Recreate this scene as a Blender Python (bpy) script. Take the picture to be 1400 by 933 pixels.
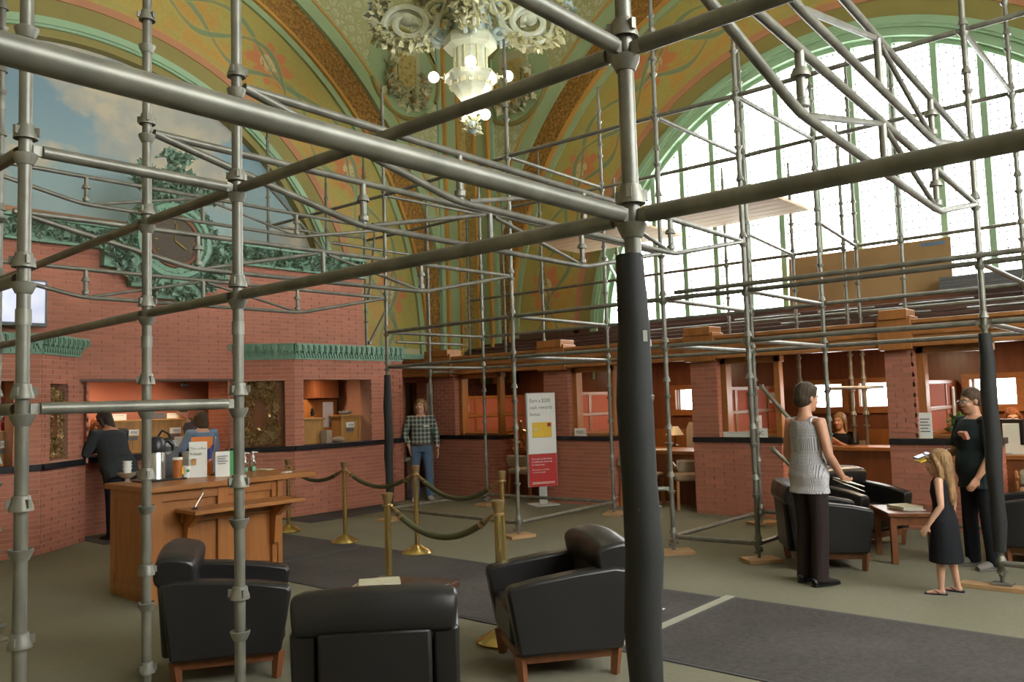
import bpy, bmesh, math, random
from mathutils import Vector, Matrix, Euler, Quaternion
import numpy as np
random.seed(7); RNG = np.random.default_rng(7)
PI = math.pi; R = math.radians
for o in list(bpy.data.objects): bpy.data.objects.remove(o)
SC = bpy.context.scene; COL = SC.collection
# ------------------------------------------------------------------ camera, sky, exposure
cam = bpy.data.cameras.new('camera'); CAM = bpy.data.objects.new('camera', cam); COL.objects.link(CAM)
cam.sensor_width = 36.0; cam.lens = 1124.0 / 1400.0 * 36.0; cam.clip_start = 0.02; cam.clip_end = 200
def cam_axes(yaw, pitch, roll):
    f = Vector((math.cos(yaw)*math.cos(pitch), math.sin(yaw)*math.cos(pitch), math.sin(pitch)))
    r0 = Vector((math.sin(yaw), -math.cos(yaw), 0)); u0 = r0.cross(f)
    c, s = math.cos(roll), math.sin(roll)
    return c*r0 + s*u0, -s*r0 + c*u0, f
_r, _u, _f = cam_axes(R(40.984), R(4.103), R(-1.751))
CAM.matrix_world = Matrix(((_r.x, _u.x, -_f.x, 0), (_r.y, _u.y, -_f.y, 0), (_r.z, _u.z, -_f.z, 1.65), (0, 0, 0, 1)))
SC.camera = CAM
SKY = 7.0
W = bpy.data.worlds.new('sky'); SC.world = W; W.use_nodes = True
_bg = W.node_tree.nodes['Background']; _bg.inputs[0].default_value = (0.97, 0.98, 1.0, 1); _bg.inputs[1].default_value = SKY
SC.view_settings.view_transform = 'Standard'; SC.view_settings.look = 'None'; SC.view_settings.gamma = 1
SC.view_settings.use_curve_mapping = False; SC.view_settings.exposure = 1.45
SC.cycles.max_bounces = 7; SC.cycles.diffuse_bounces = 4; SC.cycles.transparent_max_bounces = 12
SC.cycles.use_denoising = True; SC.cycles.caustics_reflective = False; SC.cycles.caustics_refractive = False
SC.cycles.sample_clamp_indirect = 6
def portal(name, loc, rot, sx, sy):
    l = bpy.data.lights.new(name, 'AREA'); l.shape = 'RECTANGLE'; l.size = sx; l.size_y = sy
    l.cycles.is_portal = True
    o = bpy.data.objects.new(name, l); o.location = loc; o.rotation_euler = rot; COL.objects.link(o); return o
portal('window_daylight', (13.5, 4.55, 4.9), (0, R(90), 0), 4.8, 9.2)
portal('side_window_daylight', (4.95, -3.9, 4.9), (R(-90), 0, 0), 9.2, 4.8)
def lamp(name, loc, power, color=(1, .72, .42), size=.4, rot=(0, 0, 0)):
    l = bpy.data.lights.new(name, 'AREA'); l.shape = 'DISK'; l.size = size; l.energy = power; l.color = color
    o = bpy.data.objects.new(name, l); o.location = loc; o.rotation_euler = rot; COL.objects.link(o); return o

# ------------------------------------------------------------------ material helpers
class NT:
    def __init__(s, name):
        s.m = bpy.data.materials.new(name); s.m.use_nodes = True
        s.t = s.m.node_tree; s.p = s.t.nodes['Principled BSDF']; s.out = s.t.nodes['Material Output']
    def n(s, typ, ins=None, **props):
        k = s.t.nodes.new(typ)
        for a, b in props.items(): setattr(k, a, b)
        for a, b in (ins or {}).items(): s.set(k.inputs[a], b)
        return k
    def set(s, sock, v):
        if isinstance(v, bpy.types.NodeSocket): s.t.links.new(v, sock)
        elif isinstance(v, bpy.types.Node): s.t.links.new(v.outputs[0], sock)
        else:
            if hasattr(sock.default_value, '__len__') and not hasattr(v, '__len__'): v = [v]*len(sock.default_value)
            if hasattr(v, '__len__') and len(v) == 3 and len(sock.default_value) == 4: v = (*v, 1)
            sock.default_value = v
    def math(s, op, a, b=None, c=None):
        k = s.n('ShaderNodeMath', operation=op); s.set(k.inputs[0], a)
        if b is not None: s.set(k.inputs[1], b)
        if c is not None: s.set(k.inputs[2], c)
        return k.outputs[0]
    def mix(s, f, a, b):
        k = s.n('ShaderNodeMix', data_type='RGBA'); s.set(k.inputs[0], f); s.set(k.inputs[6], a); s.set(k.inputs[7], b); return k.outputs[2]
    def step(s, v, lo, hi):
        k = s.n('ShaderNodeMapRange', interpolation_type='SMOOTHSTEP'); s.set(k.inputs[0], v); s.set(k.inputs[1], lo); s.set(k.inputs[2], hi); return k.outputs[0]
    def obj(s): return s.n('ShaderNodeTexCoord').outputs['Object']
    def uv(s): return s.n('ShaderNodeTexCoord').outputs['UV']
    def noise(s, vec, scale, detail=3, rough=.5):
        return s.n('ShaderNodeTexNoise', {'Vector': vec, 'Scale': scale, 'Detail': detail, 'Roughness': rough}).outputs[0]
    def scale(s, vec, v): return s.n('ShaderNodeMapping', {'Vector': vec, 'Scale': v}).outputs[0]
    def bump(s, h, strength=.3, dist=.01):
        k = s.n('ShaderNodeBump', {'Height': h, 'Strength': strength, 'Distance': dist}); s.set(s.p.inputs['Normal'], k.outputs[0])
    def sep(s, vec): return s.n('ShaderNodeSeparateXYZ', {0: vec}).outputs
    def fin(s, col=None, rough=None, metal=None, spec=None):
        if col is not None: s.set(s.p.inputs['Base Color'], col)
        if rough is not None: s.set(s.p.inputs['Roughness'], rough)
        if metal is not None: s.set(s.p.inputs['Metallic'], metal)
        if spec is not None: s.set(s.p.inputs['Specular IOR Level'], spec)
        return s.m
def vary(c, k): return tuple(min(1, x*k) for x in c)
def mat(name, c, rough=.5, metal=0, var=.15, scale=6, bump=0, bscale=60, spec=.5, stretch=None):
    t = NT(name); v = t.obj()
    if stretch: v = t.scale(v, stretch)
    t.fin(t.mix(t.noise(v, scale, 4), vary(c, 1-var), vary(c, 1+var)), rough, metal, spec)
    if bump: t.bump(t.noise(v, bscale, 3), bump, .004)
    return t.m
def emit(name, c, st):
    t = NT(name); t.set(t.p.inputs['Emission Color'], c); t.set(t.p.inputs['Emission Strength'], st); return t.fin(c, .4)
MT = {}
MT['steel'] = None
def _steel(name, c, rough):
    t = NT(name); v = t.obj()
    n1 = t.noise(t.scale(v, (1, 1, .5)), 9, 4); n2 = t.noise(v, 55, 3)
    rnd = t.n('ShaderNodeObjectInfo').outputs['Random']
    c0 = t.mix(t.step(n1, .35, .7), vary(c, .72), vary(c, 1.12))
    c1 = t.mix(t.math('MULTIPLY', t.step(n2, .55, .75), .5), c0, (.2, .16, .11))
    c2 = t.mix(t.math('MULTIPLY', rnd, .3), c1, vary(c, .8))
    t.bump(n2, .08, .002)
    return t.fin(c2, rough, .35)
MT['steel'] = _steel('galvanised_steel', (.20, .19, .155), .40)
MT['cast'] = _steel('cast_steel', (.235, .225, .185), .46)
MT['foam'] = mat('black_foam', (.015, .014, .0135), .75, 0, .25, 8, .15, 30)
MT['plywood'] = mat('plywood', (.34, .205, .09), .7, 0, .28, 1.3, .05, 40)
MT['plank'] = mat('plank_wood', (.52, .36, .19), .7, 0, .22, 5, .1, 40, stretch=(6, 1, 6))
MT['soleplate'] = mat('sole_wood', (.42, .25, .12), .75, 0, .25, 5, .1, 40)
def wood(name, c, rough=.38, sc=(1, 1, .12), d=.22):
    t = NT(name); v = t.scale(t.obj(), sc)
    n = t.noise(v, 16, 5, .6); n2 = t.noise(v, 3, 2)
    t.bump(n, .04, .002)
    return t.fin(t.mix(t.step(t.math('ADD', t.math('MULTIPLY', n, .6), t.math('MULTIPLY', n2, .4)), .3, .7), vary(c, 1-d), vary(c, 1+d)), rough)
MT['oak'] = wood('oak', (.33, .125, .032))
MT['oak_h'] = wood('oak_horizontal', (.33, .13, .035), .36, (.12, .4, 1))
MT['oak_light'] = wood('light_oak', (.42, .215, .065))
MT['cherry'] = wood('cherry_wood', (.19, .066, .027), .3)
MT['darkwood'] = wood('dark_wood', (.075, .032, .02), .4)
MT['brownboard'] = wood('brown_board', (.10, .048, .036), .45, (1, .1, 1))
MT['fabric_red'] = mat('red_panel_fabric', (.40, .105, .055), .85, 0, .08, 30, .05, 200)
MT['fabric_tan'] = mat('tan_upholstery', (.36, .27, .19), .85, 0, .1, 25, .05, 150)
def _leather():
    t = NT('black_leather'); v = t.obj(); n = t.noise(v, 4, 3)
    t.bump(t.noise(v, 90, 3), .06, .003)
    return t.fin(t.mix(n, (.009, .0075, .008), (.016, .014, .0145)), t.math('MULTIPLY_ADD', n, .12, .3), 0, .5)
MT['leather'] = _leather()
def brickmat(name, c):
    t = NT(name); v = t.obj()
    isl = t.n('ShaderNodeNewGeometry').outputs['Random Per Island']; oi = t.n('ShaderNodeObjectInfo').outputs['Random']
    rr = t.math('FRACT', t.math('ADD', isl, oi))
    n = t.noise(v, 25, 4)
    col = t.mix(t.math('ADD', t.math('MULTIPLY', rr, .7), t.math('MULTIPLY', n, .3)), vary(c, .85), vary(c, 1.16))
    t.bump(t.noise(v, 70, 4), .25, .003)
    return t.fin(col, .7, 0, .3)
MT['brick'] = brickmat('red_brick', (.42, .155, .10))
MT['mortar'] = mat('pink_mortar', (.46, .24, .17), .9, 0, .12, 20)
MT['granite'] = mat('black_granite', (.016, .016, .02), .25, 0, .4, 80)
def _carpet(name, c, k=.16):
    t = NT(name); v = t.obj()
    a = t.noise(v, 260, 2); b = t.noise(v, .9, 4); e = t.noise(v, 24, 3)
    f = t.math('ADD', t.math('ADD', t.math('MULTIPLY', a, .45), t.math('MULTIPLY', b, .35)), t.math('MULTIPLY', e, .2))
    t.bump(a, .4, .004)
    return t.fin(t.mix(t.step(f, .3, .7), vary(c, 1-k), vary(c, 1+k)), .95, 0, .1)
MT['carpet'] = _carpet('sage_carpet', (.20, .185, .132))
MT['mat'] = _carpet('charcoal_mat', (.082, .073, .069), .45)
MT['matedge'] = mat('mat_border', (.05, .047, .047), .8)
MT['matstrip'] = mat('metal_joint_strip', (.30, .28, .21), .6)
def _tc():
    t = NT('green_terracotta'); v = t.obj(); n = t.noise(v, 14, 4)
    t.bump(t.noise(v, 50, 3), .3, .004)
    return t.fin(t.mix(n, (.12, .24, .165), (.24, .40, .29)), .42)
MT['terracotta'] = _tc()
MT['terracotta_leaf'] = mat('terracotta_leaf', (.26, .37, .28), .45, 0, .5, 12)
MT['green_trim'] = mat('green_trim', (.31, .46, .29), .45, 0, .08, 4)
MT['olive'] = mat('olive_paint', (.27, .22, .065), .6, 0, .12, 3)
MT['pinkpaint'] = mat('dusty_rose_paint', (.47, .21, .11), .6, 0, .12, 3)
MT['sage'] = mat('sage_plaster', (.33, .42, .23), .6, 0, .08, 3)
MT['orangeline'] = mat('ochre_line_paint', (.55, .28, .06), .5, 0, .1, 5)
MT['cream'] = mat('cream_plaster', (.46, .44, .26), .6, 0, .1, 3)
MT['plain_wall'] = mat('cream_wall', (.52, .46, .30), .7, 0, .08, 1)
MT['ceiling'] = mat('ceiling_plaster', (.62, .57, .40), .7, 0, .06, 1)
MT['white'] = mat('white_card', (.80, .79, .75), .5, 0, .02, 3)
MT['paper'] = mat('paper', (.72, .68, .55), .7, 0, .08, 8)
MT['black'] = mat('black_plastic', (.015, .015, .016), .35, 0, .2, 10)
MT['grey'] = mat('grey_plastic', (.12, .12, .125), .5, 0, .1, 10)
MT['ltgrey'] = mat('light_grey_metal', (.45, .45, .43), .4, .2, .08, 5)
MT['chrome'] = mat('brushed_steel', (.55, .54, .51), .25, .9, .08, 8)
MT['brass'] = mat('polished_brass', (.62, .45, .16), .22, .9, .1, 5)
MT['bronze'] = mat('bronze_cap', (.36, .23, .10), .35, .7, .15, 12)
MT['rope'] = mat('olive_velvet_rope', (.075, .07, .028), .8, 0, .25, 25, .2, 90)
MT['red'] = mat('red_print', (.50, .022, .02), .45, 0, .04, 3)
MT['yellow'] = mat('yellow_card', (.80, .50, .03), .45, 0, .08, 6)
MT['orange'] = mat('orange_print', (.70, .20, .03), .45, 0, .1, 8)
MT['greenprint'] = mat('green_print', (.06, .30, .10), .45)
MT['ink'] = mat('dark_ink', (.05, .05, .055), .7)
MT['inkgrey'] = mat('grey_ink', (.22, .22, .23), .7)
MT['iron'] = mat('painted_cast_iron', (.56, .58, .44), .45, 0, .22, 14, .2, 40)
MT['iron_leaf'] = mat('gilt_green_leaves', (.58, .55, .33), .5, 0, .35, 18)
MT['iron_blue'] = mat('pale_blue_iron', (.42, .50, .48), .45, 0, .2, 14)
MT['globe'] = emit('glowing_globe', (1, .95, .86), 6)
MT['fillglow'] = emit('fill_lamp_disc', (1, .80, .55), 7)  # emissive face of the added office and teller fill lamps
MT['screen'] = None
MT['glasslite'] = None
def _glass(name, tint, gl=.06):
    t = NT(name); tr = t.n('ShaderNodeBsdfTransparent', {0: tint}); g = t.n('ShaderNodeBsdfGlossy', {'Color': (1, 1, 1, 1), 'Roughness': .05})
    mx = t.n('ShaderNodeMixShader', {0: gl, 1: tr.outputs[0], 2: g.outputs[0]}); t.t.links.new(mx.outputs[0], t.out.inputs[0]); return t.m
MT['glasslite'] = _glass('opal_window_glass', (.93, .95, .92, 1))
MT['cleargel'] = _glass('clear_plastic', (.75, .88, .82, 1), .12)
MT['eyeglass'] = _glass('spectacle_glass', (.9, .9, .9, 1), .1)
def _screen():
    t = NT('lit_screen'); s = t.sep(t.obj()); n = t.noise(t.obj(), 2.2, 2)
    c = t.mix(t.step(n, .4, .62), (.62, .66, .95), (.86, .88, 1))
    t.set(t.p.inputs['Emission Color'], c); t.set(t.p.inputs['Emission Strength'], .28); return t.fin((.05, .05, .06), .2)
MT['screen'] = _screen()
def _mural():
    t = NT('painted_sky_mural'); v = t.obj(); s = t.sep(v)
    n = t.noise(t.scale(v, (.75, 1, .95)), .62, 7, .58); big = t.noise(t.scale(v, (.5, 1, .8)), .55, 2)
    sky = t.mix(t.step(s[2], 3.8, 7), (.36, .46, .45), (.20, .31, .39))
    f = t.step(t.math('ADD', n, t.math('MULTIPLY', t.math('SUBTRACT', big, .5), .9)), .52, .60)
    shade = t.noise(v, 1.7, 4)
    cloud = t.mix(t.step(shade, .38, .62), (.40, .395, .36), (.55, .49, .37))
    c = t.mix(f, sky, cloud)
    c = t.mix(t.step(s[2], 4.55, 4.35), c, (.40, .36, .20))
    return t.fin(c, .6, 0, .2)
MT['mural'] = _mural()
def _stencil(name, base1, base2, warm):
    t = NT(name); uv = t.uv(); s = t.sep(uv); n = t.noise(uv, 2.1, 4); n2 = t.noise(uv, 9, 3)
    c = t.mix(t.step(t.math('ADD', s[1], t.math('MULTIPLY', n, .5)), 1.38, 1.12), base1, t.mix(t.step(n, .40, .60), base2, vary(base1, 1.05)))
    a = t.math('SUBTRACT', t.math('FRACT', t.math('MULTIPLY', s[0], .42)), .5)       # repeat every 2.4 m of arc
    b = t.math('SUBTRACT', s[1], .80)
    # filigree of fine lines
    vor = t.n('ShaderNodeTexVoronoi', {'Vector': t.scale(uv, (1, 1, 1)), 'Scale': 8.5}, feature='DISTANCE_TO_EDGE').outputs[0]
    c = t.mix(t.math('MULTIPLY', t.step(vor, .07, .02), .22), c, vary(base2, .62))
    # leaf fans and rose panels
    ra = t.math('MULTIPLY', a, 2.4); r2 = t.math('SQRT', t.math('ADD', t.math('MULTIPLY', ra, ra), t.math('MULTIPLY', t.math('MULTIPLY', b, b), 1.6)))
    ang = t.math('ARCTAN2', b, ra); pet = t.math('ABSOLUTE', t.math('SINE', t.math('MULTIPLY', ang, 4)))
    c = t.mix(t.math('MULTIPLY', t.step(r2, t.math('MULTIPLY_ADD', pet, .22, .30), t.math('MULTIPLY_ADD', pet, .22, .26)), .95), c, warm)
    c = t.mix(t.math('MULTIPLY', t.step(r2, .20, .17), .9), c, (.66, .54, .30))
    c = t.mix(t.math('MULTIPLY', t.step(t.noise(uv, 14, 2), .55, .6), t.step(r2, .20, .16)), c, (.5, .15, .07))
    # green ribbons
    for ph, am, off in ((0., .26, -.18), (2.4, .22, .2), (4.2, .30, -.02)):
        w = t.math('MULTIPLY_ADD', t.math('SINE', t.math('MULTIPLY_ADD', s[0], 2.64, ph)), am, .72 + off)
        d = t.math('ABSOLUTE', t.math('SUBTRACT', s[1], w))
        wid = t.math('MULTIPLY_ADD', t.math('SINE', t.math('MULTIPLY_ADD', s[0], 5.27, ph*2)), .018, .028)
        c = t.mix(t.math('MULTIPLY', t.step(d, t.math('ADD', wid, .02), wid), .9), c, (.16, .25, .15))
        c = t.mix(t.math('MULTIPLY', t.step(t.math('ABSOLUTE', t.math('SUBTRACT', d, .06)), .02, .008), .5), c, (.48, .38, .12))
    e = t.math('MINIMUM', t.math('ABSOLUTE', t.math('SUBTRACT', s[1], .09)), t.math('ABSOLUTE', t.math('SUBTRACT', s[1], 1.32)))
    c = t.mix(t.step(e, .03, .015), c, (.40, .33, .10))
    c = t.mix(t.math('MULTIPLY', n2, .25), c, vary(base1, .7))
    return t.fin(c, .55)
MT['stencil'] = _stencil('stencilled_plaster', (.41, .34, .09), (.53, .29, .065), (.60, .19, .075))
def _gold():
    t = NT('gilded_relief'); uv = t.uv()
    v1 = t.n('ShaderNodeTexVoronoi', {'Vector': uv, 'Scale': 7}, feature='SMOOTH_F1').outputs[0]; n = t.noise(uv, 16, 5, .65)
    h = t.math('ADD', v1, n); t.bump(h, .9, .03)
    return t.fin(t.mix(t.step(n, .35, .68), (.20, .085, .018), (.50, .26, .055)), .38, .25)
MT['gold'] = _gold()
def _filigree(name, c1, c2, sc=5):
    t = NT(name); v = t.obj()
    w = t.n('ShaderNodeTexVoronoi', {'Vector': v, 'Scale': sc}, feature='DISTANCE_TO_EDGE').outputs[0]
    m = t.n('ShaderNodeTexMagic', {'Vector': v, 'Scale': sc*.7, 'Distortion': 2.2}, turbulence_depth=3).outputs[1]
    f = t.math('MAXIMUM', t.step(w, .12, .04), t.step(m, .45, .6))
    t.bump(f, .5, .015)
    return t.fin(t.mix(f, c1, c2), .6)
MT['filigree'] = _filigree('filigree_plaster', (.53, .53, .33), (.42, .41, .20))
MT['pattern_gold'] = _filigree('patterned_gold_band', (.34, .23, .05), (.46, .36, .14), 7)
MT['flagmat'] = None
def _flag():
    t = NT('striped_flag'); s = t.sep(t.obj())
    f = t.math('GREATER_THAN', t.math('SINE', t.math('MULTIPLY', s[2], 420)), 0)
    u = t.math('MULTIPLY', t.math('GREATER_THAN', s[2], .165), t.math('LESS_THAN', s[0], .02))
    return t.fin(t.mix(u, t.mix(f, (.55, .03, .04), (.75, .72, .7)), (.03, .04, .15)), .7)
MT['flagmat'] = _flag()

# ------------------------------------------------------------------ mesh helpers
class MB:
    def __init__(s): s.v = []; s.f = []; s.uv = None
    def add(s, vs, fs):
        k = len(s.v); s.v += [tuple(v) for v in vs]; s.f += [tuple(i+k for i in f) for f in fs]; return s
    def box(s, c, d, M=None):
        x, y, z = d[0]/2, d[1]/2, d[2]/2; c = Vector(c)
        vs = [Vector((sx*x, sy*y, sz*z)) for sz in (-1, 1) for sy in (-1, 1) for sx in (-1, 1)]
        if M is not None: vs = [M @ v for v in vs]
        return s.add([v+c for v in vs], [(0, 2, 3, 1), (4, 5, 7, 6), (0, 1, 5, 4), (2, 6, 7, 3), (0, 4, 6, 2), (1, 3, 7, 5)])
    def span(s, a, b): return s.box([(a[i]+b[i])/2 for i in range(3)], [abs(b[i]-a[i]) for i in range(3)])
    def bar(s, p, q, w, h, up=(0, 0, 1)):
        p, q = Vector(p), Vector(q); d = (q-p); L = d.length; d.normalize(); u = Vector(up)
        if abs(d.dot(u)) > .99: u = Vector((1, 0, 0))
        sd = d.cross(u).normalized(); u = sd.cross(d)
        M = Matrix((d, sd, u)).transposed(); return s.box((p+q)/2, (L, w, h), M)
    def loft(s, pts, rad, n=12, ref=(1, 0, 0), cap=True, closed=False, power=None):
        pts = [Vector(p) for p in pts]; m = len(pts); base = len(s.v); vs = []
        u0 = None
        for i, p in enumerate(pts):
            if closed: t = pts[(i+1) % m]-pts[i-1]
            else: t = pts[min(i+1, m-1)]-pts[max(i-1, 0)]
            t = t.normalized() if t.length > 1e-9 else Vector((0, 0, 1))
            if u0 is None:
                u = Vector(ref); u = u-t*u.dot(t)
                if u.length < .2: u = Vector((0, 1, 0)); u = u-t*u.dot(t)
            else: u = u0-t*u0.dot(t)
            u.normalize(); u0 = u; w = t.cross(u)
            r = rad[i] if hasattr(rad, '__len__') else rad
            a, b = r if hasattr(r, '__len__') else (r, r)
            for k in range(n):
                th = 2*PI*k/n; cx, sx = math.cos(th), math.sin(th)
                if power: cx = math.copysign(abs(cx)**power, cx); sx = math.copysign(abs(sx)**power, sx)
                vs.append(p+u*(a*cx)+w*(b*sx))
        fs = []
        for i in range(m if closed else m-1):
            for k in range(n):
                j = (i+1) % m; fs.append((i*n+k, i*n+(k+1) % n, j*n+(k+1) % n, j*n+k))
        if cap and not closed: fs.append(tuple(range(n-1, -1, -1))); fs.append(tuple((m-1)*n+k for k in range(n)))
        return s.add(vs, fs)
    def tube(s, p, q, r, n=12): return s.loft([p, q], r, n)
    def lathe(s, prof, c=(0, 0, 0), n=16, M=None):
        c = Vector(c); vs = []; 
        for r, z in prof:
            for k in range(n):
                v = Vector((r*math.cos(2*PI*k/n), r*math.sin(2*PI*k/n), z))
                if M is not None: v = M @ v
                vs.append(v+c)
        m = len(prof); fs = [(i*n+k, i*n+(k+1) % n, (i+1)*n+(k+1) % n, (i+1)*n+k) for i in range(m-1) for k in range(n)]
        fs.append(tuple(range(n-1, -1, -1))); fs.append(tuple((m-1)*n+k for k in range(n)))
        return s.add(vs, fs)
    def ell(s, c, r, n=12, M=None):
        c = Vector(c); h = n//2+1; vs = []
        for i in range(1, h):
            ph = PI*i/h
            for k in range(n):
                v = Vector((r[0]*math.sin(ph)*math.cos(2*PI*k/n), r[1]*math.sin(ph)*math.sin(2*PI*k/n), r[2]*math.cos(ph)))
                if M is not None: v = M @ v
                vs.append(v+c)
        t, b = Vector((0, 0, r[2])), Vector((0, 0, -r[2]))
        if M is not None: t = M @ t; b = M @ b
        vs += [t+c, b+c]; T = len(vs)-2
        fs = [(i*n+k, (i+1)*n+k, (i+1)*n+(k+1) % n, i*n+(k+1) % n) for i in range(h-2) for k in range(n)]
        fs += [(T, k, (k+1) % n) for k in range(n)] + [(T+1, (h-2)*n+(k+1) % n, (h-2)*n+k) for k in range(n)]
        return s.add(vs, fs)
    def prism(s, poly, a, b, ax):   # polygon in the two other axes, extruded along ax from a to b
        def P(p, h): 
            l = list(p); l.insert(ax, h); return l
        n = len(poly); return s.add([P(p, a) for p in poly]+[P(p, b) for p in poly],
            [tuple(range(n-1, -1, -1)), tuple(range(n, 2*n))]+[(k, (k+1) % n, n+(k+1) % n, n+k) for k in range(n)])
    def leaves(s, pts, size, n_each=1, spread=.5, outward=None):
        for p in pts:
            p = Vector(p)
            for _ in range(n_each):
                d = Vector(RNG.normal(size=3)); 
                if outward is not None: d = d*spread+Vector(outward)
                d.normalize(); e = d.cross(Vector(RNG.normal(size=3))).normalized(); nn = d.cross(e)
                L = size*(.6+.8*random.random()); w = L*.38
                s.add([p, p+d*L*.5+e*w, p+d*L+nn*L*.25, p+d*L*.5-e*w, p+d*L*.45+nn*L*.22], [(0, 1, 4), (1, 2, 4), (2, 3, 4), (3, 0, 4)])
        return s
    def mesh(s, name, smooth=True, fix=True):
        me = bpy.data.meshes.new(name); me.from_pydata(s.v, [], s.f)
        if fix:
            bm = bmesh.new(); bm.from_mesh(me); bmesh.ops.recalc_face_normals(bm, faces=bm.faces); bm.to_mesh(me); bm.free()
        if smooth:
            me.shade_smooth() if hasattr(me, 'shade_smooth') else None
            try: me.set_sharp_from_angle(angle=R(38))
            except Exception: pass
        return me
    def build(s, name, m, parent=None, smooth=True, kind=None, bevel=0, fix=True, mods=()):
        me = s.mesh(name, smooth, fix); return link(name, me, m, parent, kind, bevel)
def link(name, me, m, parent=None, kind=None, bevel=0):
    if m is not None and not me.materials: me.materials.append(MT[m] if isinstance(m, str) else m)
    o = bpy.data.objects.new(name, me); COL.objects.link(o)
    if parent is not None: o.parent = parent
    if kind: o['kind'] = kind
    if bevel:
        b = o.modifiers.new('bevel', 'BEVEL'); b.width = bevel; b.segments = 2; b.limit_method = 'ANGLE'; b.angle_limit = R(40)
    return o
def tag(o, label, cat, group=None):
    o['label'] = label; o['category'] = cat
    if group: o['group'] = group
    return o
def thing(name, label, cat, loc=(0, 0, 0), rz=0, group=None):
    o = bpy.data.objects.new(name, None); o.empty_display_size = .1; COL.objects.link(o)
    o.location = loc; o.rotation_euler = (0, 0, rz); return tag(o, label, cat, group)
def struct(o, label=None):
    o['kind'] = 'structure'
    if label: o['label'] = label
    return o
def copy_tree(o, parent=None):
    c = o.copy(); COL.objects.link(c)
    if parent is not None: c.parent = parent
    for ch in KIDS(o): copy_tree(ch, c)
    return c
def KIDS(o): return [x for x in bpy.data.objects if x.parent == o]
def text(name, body, size, loc, rot, m, parent=None, align='LEFT', extr=.001, sx=1):
    cu = bpy.data.curves.new(name, 'FONT'); cu.body = body; cu.size = size; cu.align_x = align; cu.extrude = extr; cu.resolution_u = 2
    f = bpy.data.objects.new(name, cu); me = bpy.data.meshes.new_from_object(f); bpy.data.objects.remove(f); bpy.data.curves.remove(cu)
    me.materials.clear(); o = link(name, me, m, parent); o.location = loc; o.rotation_euler = rot; o.scale = (sx, 1, 1); return o
def evald(o, mods):
    for t, kw in mods:
        k = o.modifiers.new(t.lower(), t)
        for a, b in kw.items(): setattr(k, a, b)
    bpy.context.view_layer.update()
    dg = bpy.context.evaluated_depsgraph_get(); me = bpy.data.meshes.new_from_object(o.evaluated_get(dg), depsgraph=dg)
    mats = list(o.data.materials); o.modifiers.clear(); o.data = me
    if not me.materials:
        for x in mats: me.materials.append(x)
    me.shade_smooth(); return o

# ================================================================== STRUCTURE
struct(MB().span((-3.4, -3.8, -.1), (13.4, 12.9, 0)).build('floor', 'carpet', smooth=False))
struct(MB().span((-3.4, -3.8, 11), (13.4, 12.9, 11.2)).build('ceiling', 'ceiling', smooth=False))
struct(MB().span((-3.4, -3.8, 0), (-3, 12.9, 11)).build('wall_rear', 'plain_wall', smooth=False))

def pieces(s0, s1, z0, z1, holes):
    xs = sorted({s0, s1, *[min(max(h[k], s0), s1) for h in holes for k in (0, 1)]})
    for a, b in zip(xs, xs[1:]):
        if b-a < 1e-4: continue
        hz = sorted((max(h[2], z0), min(h[3], z1)) for h in holes if h[0] < (a+b)/2 < h[1])
        z = z0
        for lo, hi in hz:
            if lo > z+1e-4: yield a, b, z, lo
            z = max(z, hi)
        if z < z1-1e-4: yield a, b, z, z1
def frame2(p0, p1):
    d = Vector((p1[0]-p0[0], p1[1]-p0[1], 0)); L = d.length; d.normalize(); return d, Vector((d.y, -d.x, 0)), L
def panel(name, p0, p1, t, z0, z1, m, holes=(), parent=None):
    """wall slab from p0 to p1 (left to right as seen); its face lies on that line, thickness goes away from the viewer"""
    d, n, L = frame2(p0, p1); mb = MB(); M = Matrix((d, -n, Vector((0, 0, 1)))).transposed(); o = Vector((p0[0], p0[1], 0))
    for a, b, c, e in pieces(0, L, z0, z1, holes):
        mb.box(o+d*(a+b)/2-n*t/2+Vector((0, 0, (c+e)/2)), (b-a, t, e-c), M)
    return mb.build(name, m, parent, smooth=False)
_BR = {}
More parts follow.
